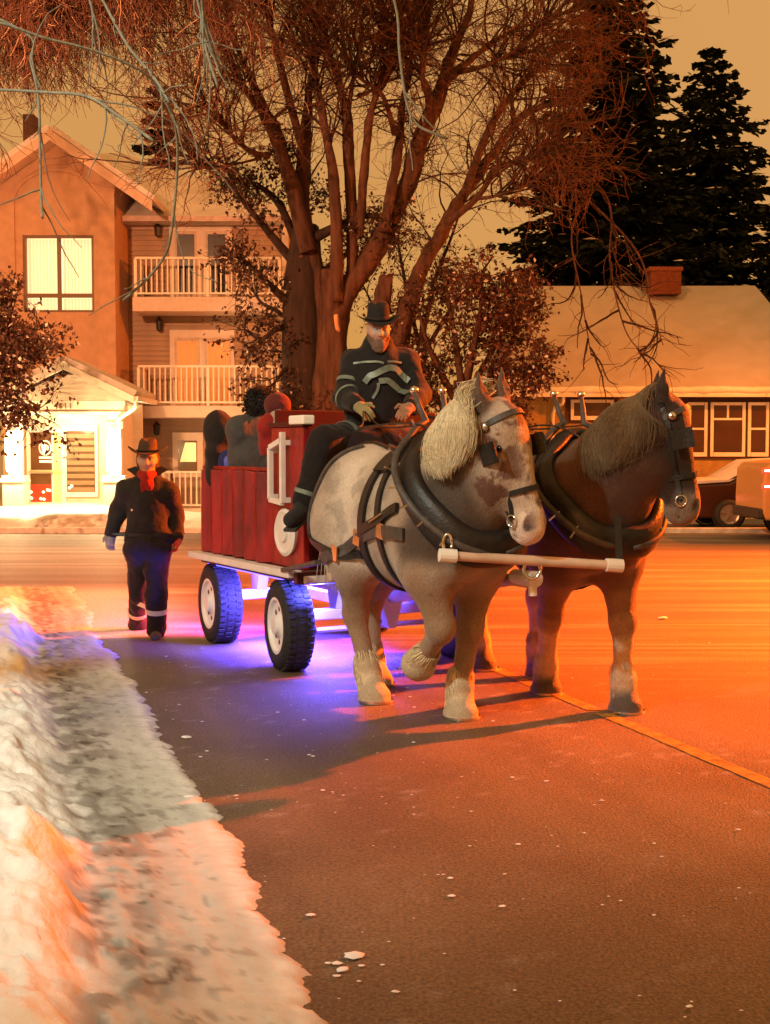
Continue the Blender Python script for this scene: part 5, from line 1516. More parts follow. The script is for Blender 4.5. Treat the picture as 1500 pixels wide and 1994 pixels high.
# ---------------- passengers in the box
def passenger(label, c_head, face, shoulders, hips, r_t, cc, head_kind, hc, hk=1.0):
    t = thing('person', label, 'person', (hips.x, hips.y, 1.24), 0, 'passengers riding in the wagon box')
    hd_, hpt, (f, s, u) = head(c_head, face, (0, 0, 1), (.42, .25, .17), hk)
    shA, shB = shoulders
    mid = lerp(shA, shB, .5); nk = mid + V((0, 0, .06))
    kn = hips + V((face[0], face[1], 0)).normalized() * .42 * hk + V((0, 0, -.02)); an = kn + V((0, 0, -.40))
    an.z = max(an.z, .86)
    sd_ = V(face).normalized().cross(V((0, 0, 1)))
    elA, elB = shA.lerp(hips, .48) - sd_ * .02 + (shA - mid) * .35, shB.lerp(hips, .48) + (shB - mid) * .35
    wA, wB = kn.lerp(hips, .35) + (shA - mid) * .4 + V((0, 0, .14)), kn.lerp(hips, .35) + (shB - mid) * .4 + V((0, 0, .14))
    SKp = (.34, .22, .16)
    bp = hd_ + [cap(nk, hpt(0, 0, -.06), .055, .055, .03, SKp), cap(mid, hips, .12, .12, .05, SKp), cap(shA, shB, .05, .05, .05, SKp), cap(shA, elA, .04, .035, .02, SKp), cap(shB, elB, .04, .035, .02, SKp), cap(elA, wA, .035, .026, .02, SKp), cap(elB, wB, .035, .026, .02, SKp)]
    for q in (-1, 1): bp += [cap(hips + sd_ * .09 * q, kn + sd_ * .1 * q, .08, .06, .04, SKp), cap(kn + sd_ * .1 * q, an + sd_ * .1 * q, .055, .045, .03, SKp)]
    fd = V(face).normalized()
    bp += hand(wA, fd * .8 + V((0, 0, -.5)), V((0, 0, -1)), 1, SKp, .9) + hand(wB, fd * .8 + V((0, 0, -.5)), V((0, 0, -1)), -1, SKp, .9)
    body('body', bp, .011, skin_m, t)
    cp = [ell(lerp(mid, hips, .42), (r_t, r_t * .8, .33), k=.06, c=cc), cap(shA, shB, r_t*.5, r_t*.5, .08, cc), cap(nk - V((0, 0, .02)), lerp(mid, hips, .4), .10, r_t, .06, cc), cap(shA, elA, r_t*.5, .085, .05, cc), cap(elA, wA, .085, .065, .04, cc), cap(shB, elB, r_t*.5, .085, .05, cc), cap(elB, wB, .085, .065, .04, cc), cap(hips, lerp(mid, hips, .6), r_t * .95, r_t * .95, .06, cc)]
    if head_kind == 'hood':
        cp += [ell(hpt(-.02, 0, .02), (.135, .125, .155), k=.05, c=cc), cap(hpt(-.02, 0, -.05), nk, .12, .12, .05, cc), ell(hpt(.11, 0, -.01), (.07, .065, .095), basis(f, s), k=.02, c=cc, cut=True)]
    body('coat', cp, .014, cloth_m, t, wob=.018, wscale=8)
    lg = []
    for q in (-1, 1): lg += [cap(hips + sd_ * .09 * q, kn + sd_ * .1 * q, .115, .095, .05, (.02, .02, .03)), cap(kn + sd_ * .1 * q, an + sd_ * .1 * q, .09, .07, .04, (.02, .02, .03))]
    body('trousers', lg, .016, cloth_m, t, wob=.014)
    if head_kind == 'hood':
        pp = [];
        a = np.linspace(0, 2*math.pi, 36, endpoint=False)
        ring = [hpt(.085, .072 * math.sin(q), -.0 + .10 * math.cos(q)) for q in a]
        tr_ = MB(); tr_.tube(ring + ring[:2], .022, 8, cap=False); tr_.build('hood_trim', mat('dark_fur', (.022, .016, .013), .95, var=.4, scale=40, bump=.8, bscale=60), t, smooth=True)
    elif head_kind == 'fur':
        P_, rr, cl = [], [], []
        core = [ell(hpt(-.015, 0, .050), (.115, .112, .085), k=.03, c=hc), ell(hpt(-.04, .085, .0), (.06, .05, .09), k=.03, c=hc), ell(hpt(-.04, -.085, .0), (.06, .05, .09), k=.03, c=hc), ell(hpt(-.09, 0, -.02), (.06, .10, .10), k=.03, c=hc)]
        o = body('fur_hat', core, .012, cloth_m, t, wob=.02, wscale=18)
        for _ in range(900):
            d = RNG.normal(0, 1, 3); d /= np.linalg.norm(d)
            p0 = np.array(hpt(-.02, 0, .03)) + d * .25
            for _k in range(6): p0 = p0 - d * sdf(core, p0[None])[0]
            d2 = d + RNG.normal(0, .35, 3) + np.array([0, 0, .15]); d2 /= np.linalg.norm(d2); ln = RNG.uniform(.02, .045)
            P_.append(np.array([p0, p0 + d2 * ln * .5, p0 + d2 * ln + RNG.normal(0, .004, 3)])); rr.append([.006, .004, .001]); cl.append(np.array(hc) * RNG.uniform(.6, 1.5))
        strands('fur', P_, np.array(rr), mane_m, o, True, 3, cl)
    elif head_kind == 'toque':
        body('knit_hat', [ell(hpt(-.02, 0, .055), (.110, .098, .105), k=.02, c=hc), cap(hpt(.02, .06, .025), hpt(.02, -.06, .025), .045, .045, .03, hc)], .010, cloth_m, t, wob=.006, wscale=40)
    return t, cp, hpt
Q = lambda px, py, d: P(px, py, d)
passenger('hooded person in black sitting at the rear of the wagon', Q(431, 838, 10.86), (.80, .55, -.05), (Q(418, 882, 10.80), Q(446, 884, 11.02)), V((-1.40, 10.94, 1.30)), .165, (.020, .016, .015), 'hood', None)
pt, pcp, _ = passenger('person in grey coat and dark fur hat sitting with their back to the side', Q(512, 788, 10.55), (.75, .55, 0), (Q(466, 836, 10.45), Q(526, 842, 10.62)), Q(497, 930, 10.62), .22, (.062, .064, .062), 'fur', (.013, .012, .012))
passenger('child in bright red jacket half hidden behind the corner panel', Q(541, 800, 10.10), (.3, -.95, -.1), (Q(520, 832, 10.05), Q(556, 834, 10.14)), Q(545, 905, 10.22), .13, (.26, .018, .014), 'toque', (.10, .02, .02), .82)
# blue bag on the grey passenger's near side
t = thing('bag', 'small bright blue bag standing between the two dark-clad passengers', 'bag', (P(452, 905, 10.7).x, 10.72, 1.30))
bg_ = [ell(P(447, 905, 10.72), (.10, .07, .14), k=.05, c=(.02, .025, .12)), ell(P(443, 903, 10.64), (.030, .03, .075), k=.02, c=(.12, .16, .60)), ell(P(455, 930, 10.75), (.13, .08, .12), k=.05, c=(.02, .025, .10))]
body('sack', bg_, .011, cloth_m, t, wob=.012, wscale=14)
h_ = MB(); h_.tube([P(440, 884, 10.7), P(446, 868, 10.7), P(454, 884, 10.7)], .008, 6); h_.build('strap', leather, t, smooth=True)

# reins from the driver's gloves to the four bits
rn = thing('reins', 'long thin black leather reins running from the driver to the horses', 'reins', (0, 8.6, 1.5))
Wm_, Bm_ = Matrix.Translation((.18, 8.12, 0)) @ Matrix.Rotation(R(-62), 4, 'Z'), Matrix.Translation((1.19, 8.69, 0)) @ Matrix.Rotation(R(-72), 4, 'Z')
def rein(h0, M, hpf, prims, s):
    tgt = M @ hpf(.57, -.02, s * .095); mid = M @ V((.40, s * .16, 1.86)); back = M @ V((-.5, s * .12, 1.86))
    q = MB(); q.tube(catmull([h0, h0.lerp(back, .5) + V((0, 0, -.04)), back, mid, mid.lerp(tgt, .5) + V((0, 0, .0)), tgt], 6), .007, 5); q.build('rein', leather, rn, smooth=True)
for s in (-1, 1):
    rein(driver_hands[0], Wm_, whp, wp, s); rein(driver_hands[1], Bm_, bhp, bp_, s)
# ================================================================== TREES
bark_m = mat('bark', (.078, .032, .018), .85, var=.55, scale=9, stretch=(1, 1, .16), bump=1.0, bscale=18)
bark_d = mat('dark_bark', (.030, .015, .011), .9, var=.4, scale=8, stretch=(1, 1, .2), bump=.8, bscale=16)
twig_m = mat('twigs', rough=.8, var=0, attr=True)
pale_bark = mat('pale_bark', (.20, .175, .12), .75, var=.3, scale=30, bump=.3, bscale=60)
leaf_m = mat('withered_leaves', rough=.7, var=.15, scale=6, attr=True)
needle_m = mat('spruce_needles', rough=.8, var=.3, scale=3, attr=True)

def walk(p0, d0, ln, K, jit, grav, curl=.0):
    """random growing shoots, vectorised: (N,3) roots and directions -> (N,K,3)"""
    p0 = np.asarray(p0, float); d = np.asarray(d0, float); d = d / np.linalg.norm(d, axis=1, keepdims=True)
    ln = np.broadcast_to(np.asarray(ln, float), (len(p0),))
    out = [p0]; drift = RNG.normal(0, curl, p0.shape)
    for k in range(1, K):
        d = d + RNG.normal(0, jit, d.shape) + drift + np.array([0, 0, grav])
        d /= np.linalg.norm(d, axis=1, keepdims=True)
        out.append(out[-1] + d * (ln / (K - 1))[:, None])
    return np.stack(out, 1)

def shoots(paths, n, ln, K, jit, grav, spread, tmin=.15, up=0.0, curl=.1):
    """side shoots growing off existing paths"""
    N, Kp, _ = paths.shape
    i = RNG.integers(0, N, n); u = RNG.uniform(tmin, 1, n) * (Kp - 1.001); k = u.astype(int); f = (u - k)[:, None]
    a, b = paths[i, k], paths[i, k + 1]
    t = (b - a) / (np.linalg.norm(b - a, axis=1, keepdims=True) + 1e-9)
    d = t + RNG.normal(0, spread, (n, 3)) + np.array([0, 0, up])
    return walk(a * (1 - f) + b * f, d, RNG.uniform(*ln, n), K, jit, grav, curl)

def limb_pts(ctrl, d, off, w_scale, n=5):
    """control list of (px, py, width px) in the picture, growing off in depth by off -> points and radii"""
    L = len(ctrl); pts, rr = [], []
    ph = random.uniform(0, 6)
    for i, (x, y, w) in enumerate(ctrl):
        t = i / (L - 1); dd = d + off * t + .25 * math.sin(ph + 2.2 * t)
        pts.append(P(x, y, dd)); rr.append(max(w * .5 / FPX * dd * w_scale, .006))
    cp = catmull(pts, n); m = len(cp)
    rad = [float(np.interp(i / (m - 1) * (L - 1), range(L), rr)) for i in range(m)]
    return cp, rad

def cr(lst): return [(400 + x * .4667, y * .4667, w * .4667) for x, y, w in lst]

# --- the big bare multi-stemmed tree behind the driver
BT = 25.4
big = thing('bare_tree', 'big bare multi-stemmed tree spreading behind the driver', 'tree', (P(650, 1030, BT).x, BT, 0))
tk = MB()
for c_, o_ in ((cr([(470, 2150, 240), (500, 1900, 195), (515, 1700, 165), (525, 1450, 142), (540, 1250, 125), (520, 1120, 90)]), -.2), (cr([(640, 2120, 110), (660, 1900, 92), (690, 1600, 84), (720, 1350, 76), (760, 1150, 50)]), .3), (cr([(720, 2150, 130), (760, 1800, 110), (800, 1480, 105), (840, 1250, 80)]), .2)):
    p_, r_ = limb_pts(c_, BT, o_, 1.0, 14); tk.tube(p_, r_, 26)
roughen(tk.build('trunk', bark_m, big, smooth=True), .16, 5.5, .8)
LIMBS = [
 ([(790, 1480, 100), (850, 1270, 92), (900, 1130, 82), (1000, 940, 70), (1100, 780, 55), (1240, 590, 40), (1340, 470, 25), (1490, 420, 12)], 1.6),
 ([(1080, 810, 42), (1170, 570, 38), (1260, 420, 30), (1380, 290, 20), (1500, 190, 10)], 2.2),
 ([(1010, 930, 40), (1130, 830, 30), (1230, 700, 22), (1370, 660, 14), (1480, 560, 8)], -1.0),
 ([(1120, 830, 22), (1200, 820, 16), (1290, 790, 12), (1380, 730, 8)], -1.4),
 ([(540, 1330, 120), (600, 1200, 112), (700, 1060, 108), (780, 900, 100), (850, 750, 95), (900, 570, 90), (960, 440, 80), (1010, 280, 60), (1060, 150, 40), (1110, 20, 30), (1150, -120, 20)], .6),
 ([(1000, 340, 46), (1130, 230, 34), (1280, 130, 24), (1490, 60, 12), (1680, -10, 8)], 1.4),
 ([(1060, 300, 30), (1180, 270, 22), (1320, 190, 16), (1490, 20, 10)], -1.8),
 ([(910, 560, 50), (930, 420, 40), (905, 290, 30), (930, 120, 22), (900, -80, 14)], -1.3),
 ([(745, 960, 60), (790, 720, 52), (815, 500, 42), (845, 300, 28), (900, 100, 18), (930, -80, 10)], 1.5),
 ([(790, 560, 30), (740, 400, 22), (650, 330, 14), (600, 280, 8)], -1.5),
 ([(640, 980, 48), (660, 760, 42), (680, 520, 40), (715, 400, 34), (760, 300, 26), (800, 150, 16), (840, 0, 10)], -.8),
 ([(610, 1150, 62), (610, 900, 56), (600, 650, 52), (590, 480, 46), (545, 300, 40), (485, 150, 34), (490, -20, 26)], .4),
 ([(545, 1260, 82), (545, 950, 62), (525, 680, 52), (485, 450, 42), (450, 250, 28), (470, 20, 16), (480, -120, 10)], -1.0),
 ([(500, 1400, 100), (450, 1120, 100), (405, 850, 82), (415, 600, 62), (440, 350, 42), (500, 130, 28), (560, -60, 14)], 1.2),
 ([(430, 1050, 92), (350, 740, 72), (260, 510, 52), (130, 310, 36), (60, 110, 22), (20, -80, 12)], -.6),
 ([(350, 800, 52), (305, 580, 58), (235, 420, 44), (155, 250, 30), (90, 60, 18), (80, -90, 10)], 1.4),
 ([(400, 600, 42), (335, 360, 40), (285, 160, 30), (245, 10, 22), (240, -120, 12)], -1.6),
 ([(265, 650, 30), (190, 632, 26), (105, 560, 20), (35, 470, 12), (-40, 440, 7)], -2.0),
 ([(230, 660, 14), (100, 690, 10), (20, 690, 7), (-60, 650, 5)], -2.6),
 ([(640, 400, 22), (690, 380, 16), (740, 340, 14), (790, 180, 12), (850, 60, 10)], 2.0),
 ([(1300, 500, 16), (1540, 430, 13), (1630, 700, 10), (1530, 960, 9), (1570, 1240, 7), (1610, 1480, 4)], -1.2),
 ([(1400, 600, 14), (1670, 815, 11), (1690, 1110, 9), (1750, 1370, 7), (1830, 1480, 4)], -1.6),
 ([(1380, 640, 12), (1780, 1020, 10), (1860, 1280, 8), (1910, 1440, 4)], -2.0),
 ([(590, 500, 26), (650, 180, 18), (720, 165, 12), (790, 170, 8)], 1.0),
]
allL, hang = [], []
for ctrl, off in LIMBS:
    p_, r_ = limb_pts(cr(ctrl), BT, off, .84, 10)
    q = MB(); q.tube(p_, r_, 12); ob = q.build('limb', bark_m, big, smooth=True)
    if ctrl[0][2] > 45: roughen(ob, .07, 7, 1.0)
    pp = np.array([tuple(v) for v in p_]); k = np.linspace(len(pp) * .22, len(pp) - 1, 24).astype(int); (hang if ctrl[-1][1] > 1400 else allL).append(pp[k])
allL = np.array(allL)
def tint(n, c, v=.35): return np.array(c)[None] * RNG.uniform(1 - v, 1 + v, (n, 1))
def taper(n, r0, r1, K): return np.tile(np.linspace(r0, r1, K), (n, 1))
b1 = shoots(allL, 620, (1.0, 2.6), 9, .17, .03, .50, .15, .25)
b2 = shoots(b1, 3600, (.5, 1.4), 7, .22, -.015, .62, .15)
b3 = shoots(b2, 8500, (.25, .8), 6, .26, -.03, .75, .15)
h1 = shoots(np.array(hang), 26, (.5, 1.5), 9, .2, -.08, .5, .1); h2 = shoots(h1, 110, (.3, .9), 6, .2, -.05, .6, .15)
b1 = np.concatenate([b1, h1]); b2 = np.concatenate([b2[:, :6], h2])
strands('branchlets', b1, taper(len(b1), .024, .007, 9), bark_d, big, True, 4)['kind'] = 'stuff'
strands('twigs', np.concatenate([b2[:, :6]]), taper(len(b2), .010, .004, 6), twig_m, big, True, 3, tint(len(b2), (.095, .036, .018)))['kind'] = 'stuff'
strands('fine_twigs', b3, taper(len(b3), .0062, .003, 6), twig_m, big, True, 3, tint(len(b3), (.13, .046, .022)))['kind'] = 'stuff'
# torn pale bark on the trunk
sc_ = MB(); a = P(655, 622, BT - 1.15)
sc_.tube(catmull([a + V((0, 0, .10)), a, a + V((.02, .02, -.14)), a + V((.06, .04, -.24))], 5), [.02] + [.045] * 12 + [.03, .02, .01], 8)
sc_.build('bark_scar', mat('bare_wood', (.60, .27, .13), .7, var=.2), big, smooth=True)

# --- weeping tree overhanging from the left, its trunk outside the frame
WD = 22.5
weep = thing('weeping_tree', 'dense leafless weeping tree whose red-brown twigs hang over the apartment roof', 'tree', (P(-420, 1030, WD).x, WD, 0))
q = MB(); p_, r_ = limb_pts([(-420, 1060, 90), (-415, 700, 76), (-400, 300, 66), (-380, -40, 50), (-370, -420, 20)], WD, .0, 1); q.tube(p_, r_, 10); q.build('trunk', bark_d, weep, smooth=True)
wl = []
for k, (y0, x1, y1, o) in enumerate(((70, 330, -90, .5), (0, 480, -120, 1.5), (170, 120, -70, -1), (-100, 560, -200, 0), (120, 240, -10, 2), (-60, 420, -50, -1.5), (200, 30, 20, 1))):
    p_, r_ = limb_pts([(-400, y0, 40), (-220, y0 - 110, 32), (-40, (y0 + y1) / 2 - 90, 24), ((x1 - 60) * .6, y1 - 40, 16), (x1, y1, 8)], WD, o, 1)
    q = MB(); q.tube(p_, r_, 7); q.build('limb', bark_d, weep, smooth=True)
    pp = np.array([tuple(v) for v in p_]); wl.append(pp[np.linspace(len(pp) * .3, len(pp) - 1, 14).astype(int)])
wl = np.array(wl)
w1 = shoots(wl, 420, (.8, 2.2), 8, .2, -.06, .55, .1, .2)
w2 = shoots(w1, 4600, (.6, 1.5), 8, .18, -.17, .5, .1)
w3 = shoots(w2, 15000, (.25, .65), 5, .25, -.16, .7, .1)
strands('branchlets', w1, taper(len(w1), .018, .006, 8), bark_d, weep, True, 4)['kind'] = 'stuff'
strands('twigs', w2, taper(len(w2), .0085, .004, 8), twig_m, weep, True, 3, tint(len(w2), (.085, .031, .018)))['kind'] = 'stuff'
cc = tint(len(w3), (.085, .033, .02)); sel = RNG.random(len(w3)) < .10; cc[sel] = np.array((.38, .24, .15))
strands('fine_twigs', w3, taper(len(w3), .0075, .0035, 5), twig_m, weep, True, 3, cc)['kind'] = 'stuff'

# --- nearer tree: pale shoots hanging into the picture at the top left
ND = 5.2
near = thing('birch_tree', 'near birch tree whose pale bare shoots droop into the top left', 'tree', (-3.9, 4.6, 0))
q = MB(); q.tube(catmull([(-3.9, 4.6, -.05), (-3.88, 4.62, 1.6), (-3.8, 4.7, 3.2), (-3.7, 4.8, 5.2)], 5), [.15, .14, .14, .13, .13, .12, .12, .11, .11, .10, .10, .09, .09, .08, .08, .06], 10); q.build('trunk', pale_bark, near, smooth=True)
NB = [([(-420, 60, 22), (-150, 10, 16), (0, 45, 11), (90, 75, 10), (170, 95, 9), (250, 125, 9), (300, 160, 8), (335, 225, 8), (345, 270, 7), (345, 340, 6), (337, 430, 6), (325, 490, 6), (290, 540, 5), (240, 585, 5)], .4),
 ([(-420, 260, 16), (-150, 170, 10), (0, 175, 7), (90, 180, 6), (170, 188, 6), (230, 225, 5), (300, 275, 4)], -.3),
 ([(-200, -40, 9), (45, 60, 6), (60, 120, 6), (75, 190, 5), (78, 280, 5), (80, 380, 5), (83, 425, 3)], .2),
 ([(-100, -180, 9), (120, -60, 6), (175, 0, 5), (185, 80, 5), (205, 130, 3)], .5),
 ([(-100, -260, 10), (150, -90, 7), (200, 0, 6), (250, 90, 6), (300, 150, 5), (330, 200, 3)], .1),
 ([(0, -400, 10), (330, -160, 7), (385, 0, 6), (400, 90, 6), (425, 170, 4)], .3),
 ([(300, -420, 10), (380, -120, 6), (398, 40, 5), (430, 140, 3)], -.2),
 ([(400, -500, 12), (700, -200, 8), (768, 0, 7), (778, 100, 7), (790, 190, 7), (810, 240, 7), (850, 262, 6), (872, 270, 3)], .4)]
nbp = []
for c_, o_ in NB:
    p_, r_ = limb_pts(c_, ND, o_, .58); q = MB(); q.tube(p_, r_, 7); q.build('shoot', pale_bark, near, smooth=True)
    pp = np.array([tuple(v) for v in p_]); nbp.append(pp[np.linspace(len(pp) * .3, len(pp) - 1, 14).astype(int)])
s1 = shoots(np.array(nbp), 46, (.12, .45), 7, .12, -.08, .5, .2)
strands('side_shoots', s1, taper(len(s1), .0042, .0018, 7), pale_bark, near, True, 5)['kind'] = 'stuff'

# --- withered-leaf trees
def leaves(name, tips, n, size, m, parent, snow=.07, base=(.085, .026, .014), droop=.5):
    c = tips[RNG.integers(0, len(tips), n)] + RNG.normal(0, .05, (n, 3))
    a = RNG.normal(0, 1, (n, 3)); a[:, 2] -= droop; a /= np.linalg.norm(a, axis=1, keepdims=True)
    b = np.cross(a, RNG.normal(0, 1, (n, 3))); b /= np.linalg.norm(b, axis=1, keepdims=True)
    nn = np.cross(a, b)
    s = RNG.uniform(.6, 1.3, (n, 1)) * size
    v = np.stack([c, c + a * s * .5 + b * s * .30 + nn * s * .1, c + a * s, c + a * s * .5 - b * s * .30 + nn * s * .1], 1).reshape(-1, 3)
    f = np.arange(4 * n).reshape(n, 4)
    col = np.array(base)[None] * RNG.uniform(.5, 1.7, (n, 1)); w = RNG.random(n) < snow; col[w] = (.62, .56, .50)
    o = mesh_np(name, v, f, m, parent, False, np.repeat(col, 4, axis=0)); o['kind'] = 'stuff'; return o
def leafy(name, label, d, trunk, limbs, nb, nt, nl, size, snow=.07, bark=bark_d, base=(.085, .026, .014)):
    x = P(trunk[0][0], 1030, d).x
    t = thing(name, label, 'tree', (x, d, 0))
    q = MB(); p_, r_ = limb_pts(trunk, d, .2, 1); q.tube(p_, r_, 9); q.build('trunk', bark, t, smooth=True)
    L = []
    for c_, o_ in limbs:
        p_, r_ = limb_pts(c_, d, o_, .9); q = MB(); q.tube(p_, r_, 6); q.build('limb', bark, t, smooth=True)
        pp = np.array([tuple(v) for v in p_]); L.append(pp[np.linspace(len(pp) * .15, len(pp) - 1, 12).astype(int)])
    a = shoots(np.array(L), nb, (.4, 1.0), 7, .2, -.03, .6, .1, .1); b = shoots(a, nt, (.15, .5), 5, .25, -.06, .7, .15)
    strands('branchlets', a, taper(nb, .013, .005, 7), bark, t, True, 4)['kind'] = 'stuff'
    strands('twigs', b, taper(nt, .006, .003, 5), twig_m, t, True, 3, tint(nt, (.05, .02, .013)))['kind'] = 'stuff'
    leaves('foliage', b[:, 2:].reshape(-1, 3), nl, size, leaf_m, t, snow, base)
    return t
leafy('crab_apple_tree', 'small crab apple tree with withered brown leaves beside the porch', 23.5, [(-90, 1060, 40), (-85, 900, 34), (-70, 790, 28), (-40, 700, 20)],
    [([(-80, 800, 18), (-30, 760, 13), (20, 720, 9), (60, 690, 5)], -.5), ([(-70, 780, 20), (-20, 700, 15), (15, 640, 9), (25, 600, 5)], .6), ([(-60, 760, 16), (-10, 755, 12), (30, 770, 8), (62, 800, 4)], -.8), ([(-70, 740, 16), (-45, 680, 12), (-20, 630, 8), (-10, 600, 4)], -.2), ([(-40, 720, 14), (0, 690, 10), (45, 660, 6), (70, 645, 4)], .9)],
    100, 900, 5200, .105, .07, base=(.060, .022, .013))
leafy('leafy_tree', 'dark-trunked tree with clinging dead leaves and snow beside the apartment corner', 25.9, [(590, 1060, 92), (589, 900, 88), (589, 700, 86), (590, 560, 80), (596, 440, 50)],
    [([(580, 520, 26), (530, 460, 18), (480, 400, 12), (440, 345, 6)], -.8), ([(580, 480, 22), (545, 400, 16), (500, 360, 10), (455, 350, 5)], .6), ([(575, 600, 22), (530, 560, 16), (490, 520, 10), (465, 500, 5)], -1.0), ([(572, 640, 20), (540, 640, 14), (510, 660, 9), (475, 640, 4)], -.6), ([(580, 700, 16), (555, 720, 10), (535, 745, 6), (520, 755, 4)], -.9), ([(600, 470, 26), (660, 440, 18), (720, 420, 12), (770, 440, 6)], -.4), ([(598, 560, 22), (640, 520, 14), (680, 490, 10), (700, 450, 5)], .8), ([(600, 450, 22), (590, 380, 16), (560, 320, 10), (540, 290, 5)], .4), ([(575, 660, 14), (545, 610, 10), (510, 590, 7), (490, 560, 4)], .5)],
    140, 1100, 4800, .105, .05, base=(.05, .020, .012))
leafy('crab_apple_tree', 'bushy red-brown crab apple tree in front of the bungalow eave', 25.0, [(905, 1050, 44), (905, 930, 38), (900, 820, 32), (895, 740, 24)],
    [([(900, 800, 22), (860, 730, 16), (830, 660, 10), (815, 600, 5)], .4), ([(900, 780, 24), (920, 690, 16), (935, 610, 10), (940, 550, 5)], -.5), ([(905, 800, 20), (960, 730, 14), (1000, 660, 9), (1020, 590, 5)], .6), ([(905, 830, 18), (970, 780, 12), (1010, 740, 8), (1040, 715, 4)], -.7), ([(895, 820, 18), (850, 780, 12), (820, 760, 8), (800, 740, 4)], -.3), ([(900, 760, 18), (885, 650, 12), (870, 570, 8), (860, 520, 4)], .8), ([(910, 770, 16), (960, 680, 11), (985, 620, 8), (1000, 560, 4)], -.9)],
    170, 1500, 8500, .105, .07, bark=bark_m, base=(.078, .023, .012))
leafy('crab_apple_tree', 'sparse shrubby tree with small leaves between the stems and the bungalow', 27.2, [(820, 1050, 26), (820, 850, 22), (822, 700, 18), (825, 620, 12)],
    [([(822, 700, 12), (800, 600, 9), (780, 500, 6), (770, 430, 3)], .3), ([(824, 650, 12), (850, 540, 9), (880, 460, 6), (900, 400, 3)], -.4), ([(824, 690, 12), (880, 600, 9), (930, 540, 6), (960, 500, 3)], .2), ([(822, 720, 10), (770, 660, 8), (730, 600, 5), (700, 540, 3)], -.2)],
    60, 420, 1100, .085, .10, base=(.09, .034, .02))

# --- spruces
def spruce(label, px, ptop, d, halfw_px, zlow, levels, snow):
    x = P(px, 600, d).x; top = P(px, ptop, d).z; Rm = halfw_px / FPX * d
    t = thing('spruce_tree', label, 'tree', (x, d, 0), 0, 'dark spruces rising behind the roofs')
    q = MB(); q.tube([(x, d, 0), (x, d, top * .5), (x, d, top)], [.26, .16, .02], 8); q.build('trunk', bark_d, t, smooth=True)
    vs, cs, sv = [], [], []
    for i in range(levels):
        u = (i + .3) / levels; z = top - (top - zlow) * u ** 1.05; r = Rm * (u ** .82) * RNG.uniform(.86, 1.12) + .18
        nb = int(7 + 17 * u)
        for k in range(nb):
            a = 2*math.pi * (k + RNG.uniform(-.35, .35)) / nb + i * 1.9; ln = r * RNG.uniform(.70, 1.13)
            o = np.array([math.cos(a), math.sin(a), 0]); sd = np.array([-o[1], o[0], 0])
            ns = max(4, int(ln / .24))
            rise = RNG.uniform(.05, .28)
            for j in range(ns):
                s = (j + .6) / ns; base = np.array([x, d, z]) + o * ln * s + np.array([0, 0, ln * (rise * s - .40 * s * s + .18 * s ** 4)])
                wdt = (.20 + .30 * math.sin(math.pi * min(s * 1.05, 1)) * min(ln, 2.2) / 2.2)
                for g in range(4 if s < .9 else 6):
                    dd = o * RNG.uniform(.35, 1.0) + sd * RNG.uniform(-1.0, 1.0) + np.array([0, 0, RNG.uniform(-.55, .12)]); dd /= np.linalg.norm(dd)
                    L_ = wdt * RNG.uniform(.9, 1.7); w_ = RNG.uniform(.09, .19)
                    pz = np.cross(dd, np.array([0, 0, 1.0]) + RNG.normal(0, .4, 3)); pz /= np.linalg.norm(pz) + 1e-9
                    vs.append([base - pz * w_ * .6, base + dd * L_ * .55 - pz * w_, base + dd * L_, base + dd * L_ * .55 + pz * w_])
                    cs.append(np.array((.010, .017, .011)) * RNG.uniform(.6, 1.5))
                if RNG.random() < snow * (.5 + s) and s > .35:
                    h = np.array([0, 0, .10]); w_ = RNG.uniform(.025, .065); l_ = RNG.uniform(.12, .34)
                    tw = o * RNG.uniform(.2, 1) + sd * RNG.uniform(-1, 1); tw /= np.linalg.norm(tw); pw = np.array([-tw[1], tw[0], 0])
                    uz = np.array([0, 0, w_]); sv.append([base + h - tw * l_, base + h - uz * .35 - pw * w_ * .4, base + h + tw * l_ - uz * .3, base + h + uz * .8 + pw * w_ * .3])
    n = len(vs); o_ = mesh_np('crown', np.array(vs).reshape(-1, 3), np.arange(4*n).reshape(n, 4), needle_m, t, False, np.repeat(np.array(cs), 4, axis=0)); o_['kind'] = 'stuff'
    n = len(sv); o_ = mesh_np('snow', np.array(sv).reshape(-1, 3), np.arange(4*n).reshape(n, 4), mat('bough_snow', (.72, .67, .62), .8, var=.1), t, False); o_['kind'] = 'stuff'
spruce('tallest dark spruce rising past the frame behind the bungalow', 1186, -150, 44, 275, 3.0, 32, .05)
spruce('snow-flecked spruce at the right behind the chimney', 1380, 95, 47, 262, 3.0, 27, .15)
spruce('small dark spruce behind the apartment roof', 312, 168, 50, 95, 5.0, 18, .03)
spruce('spruce mostly hidden at the right frame edge', 1570, 300, 50, 190, 2.0, 20, .08)

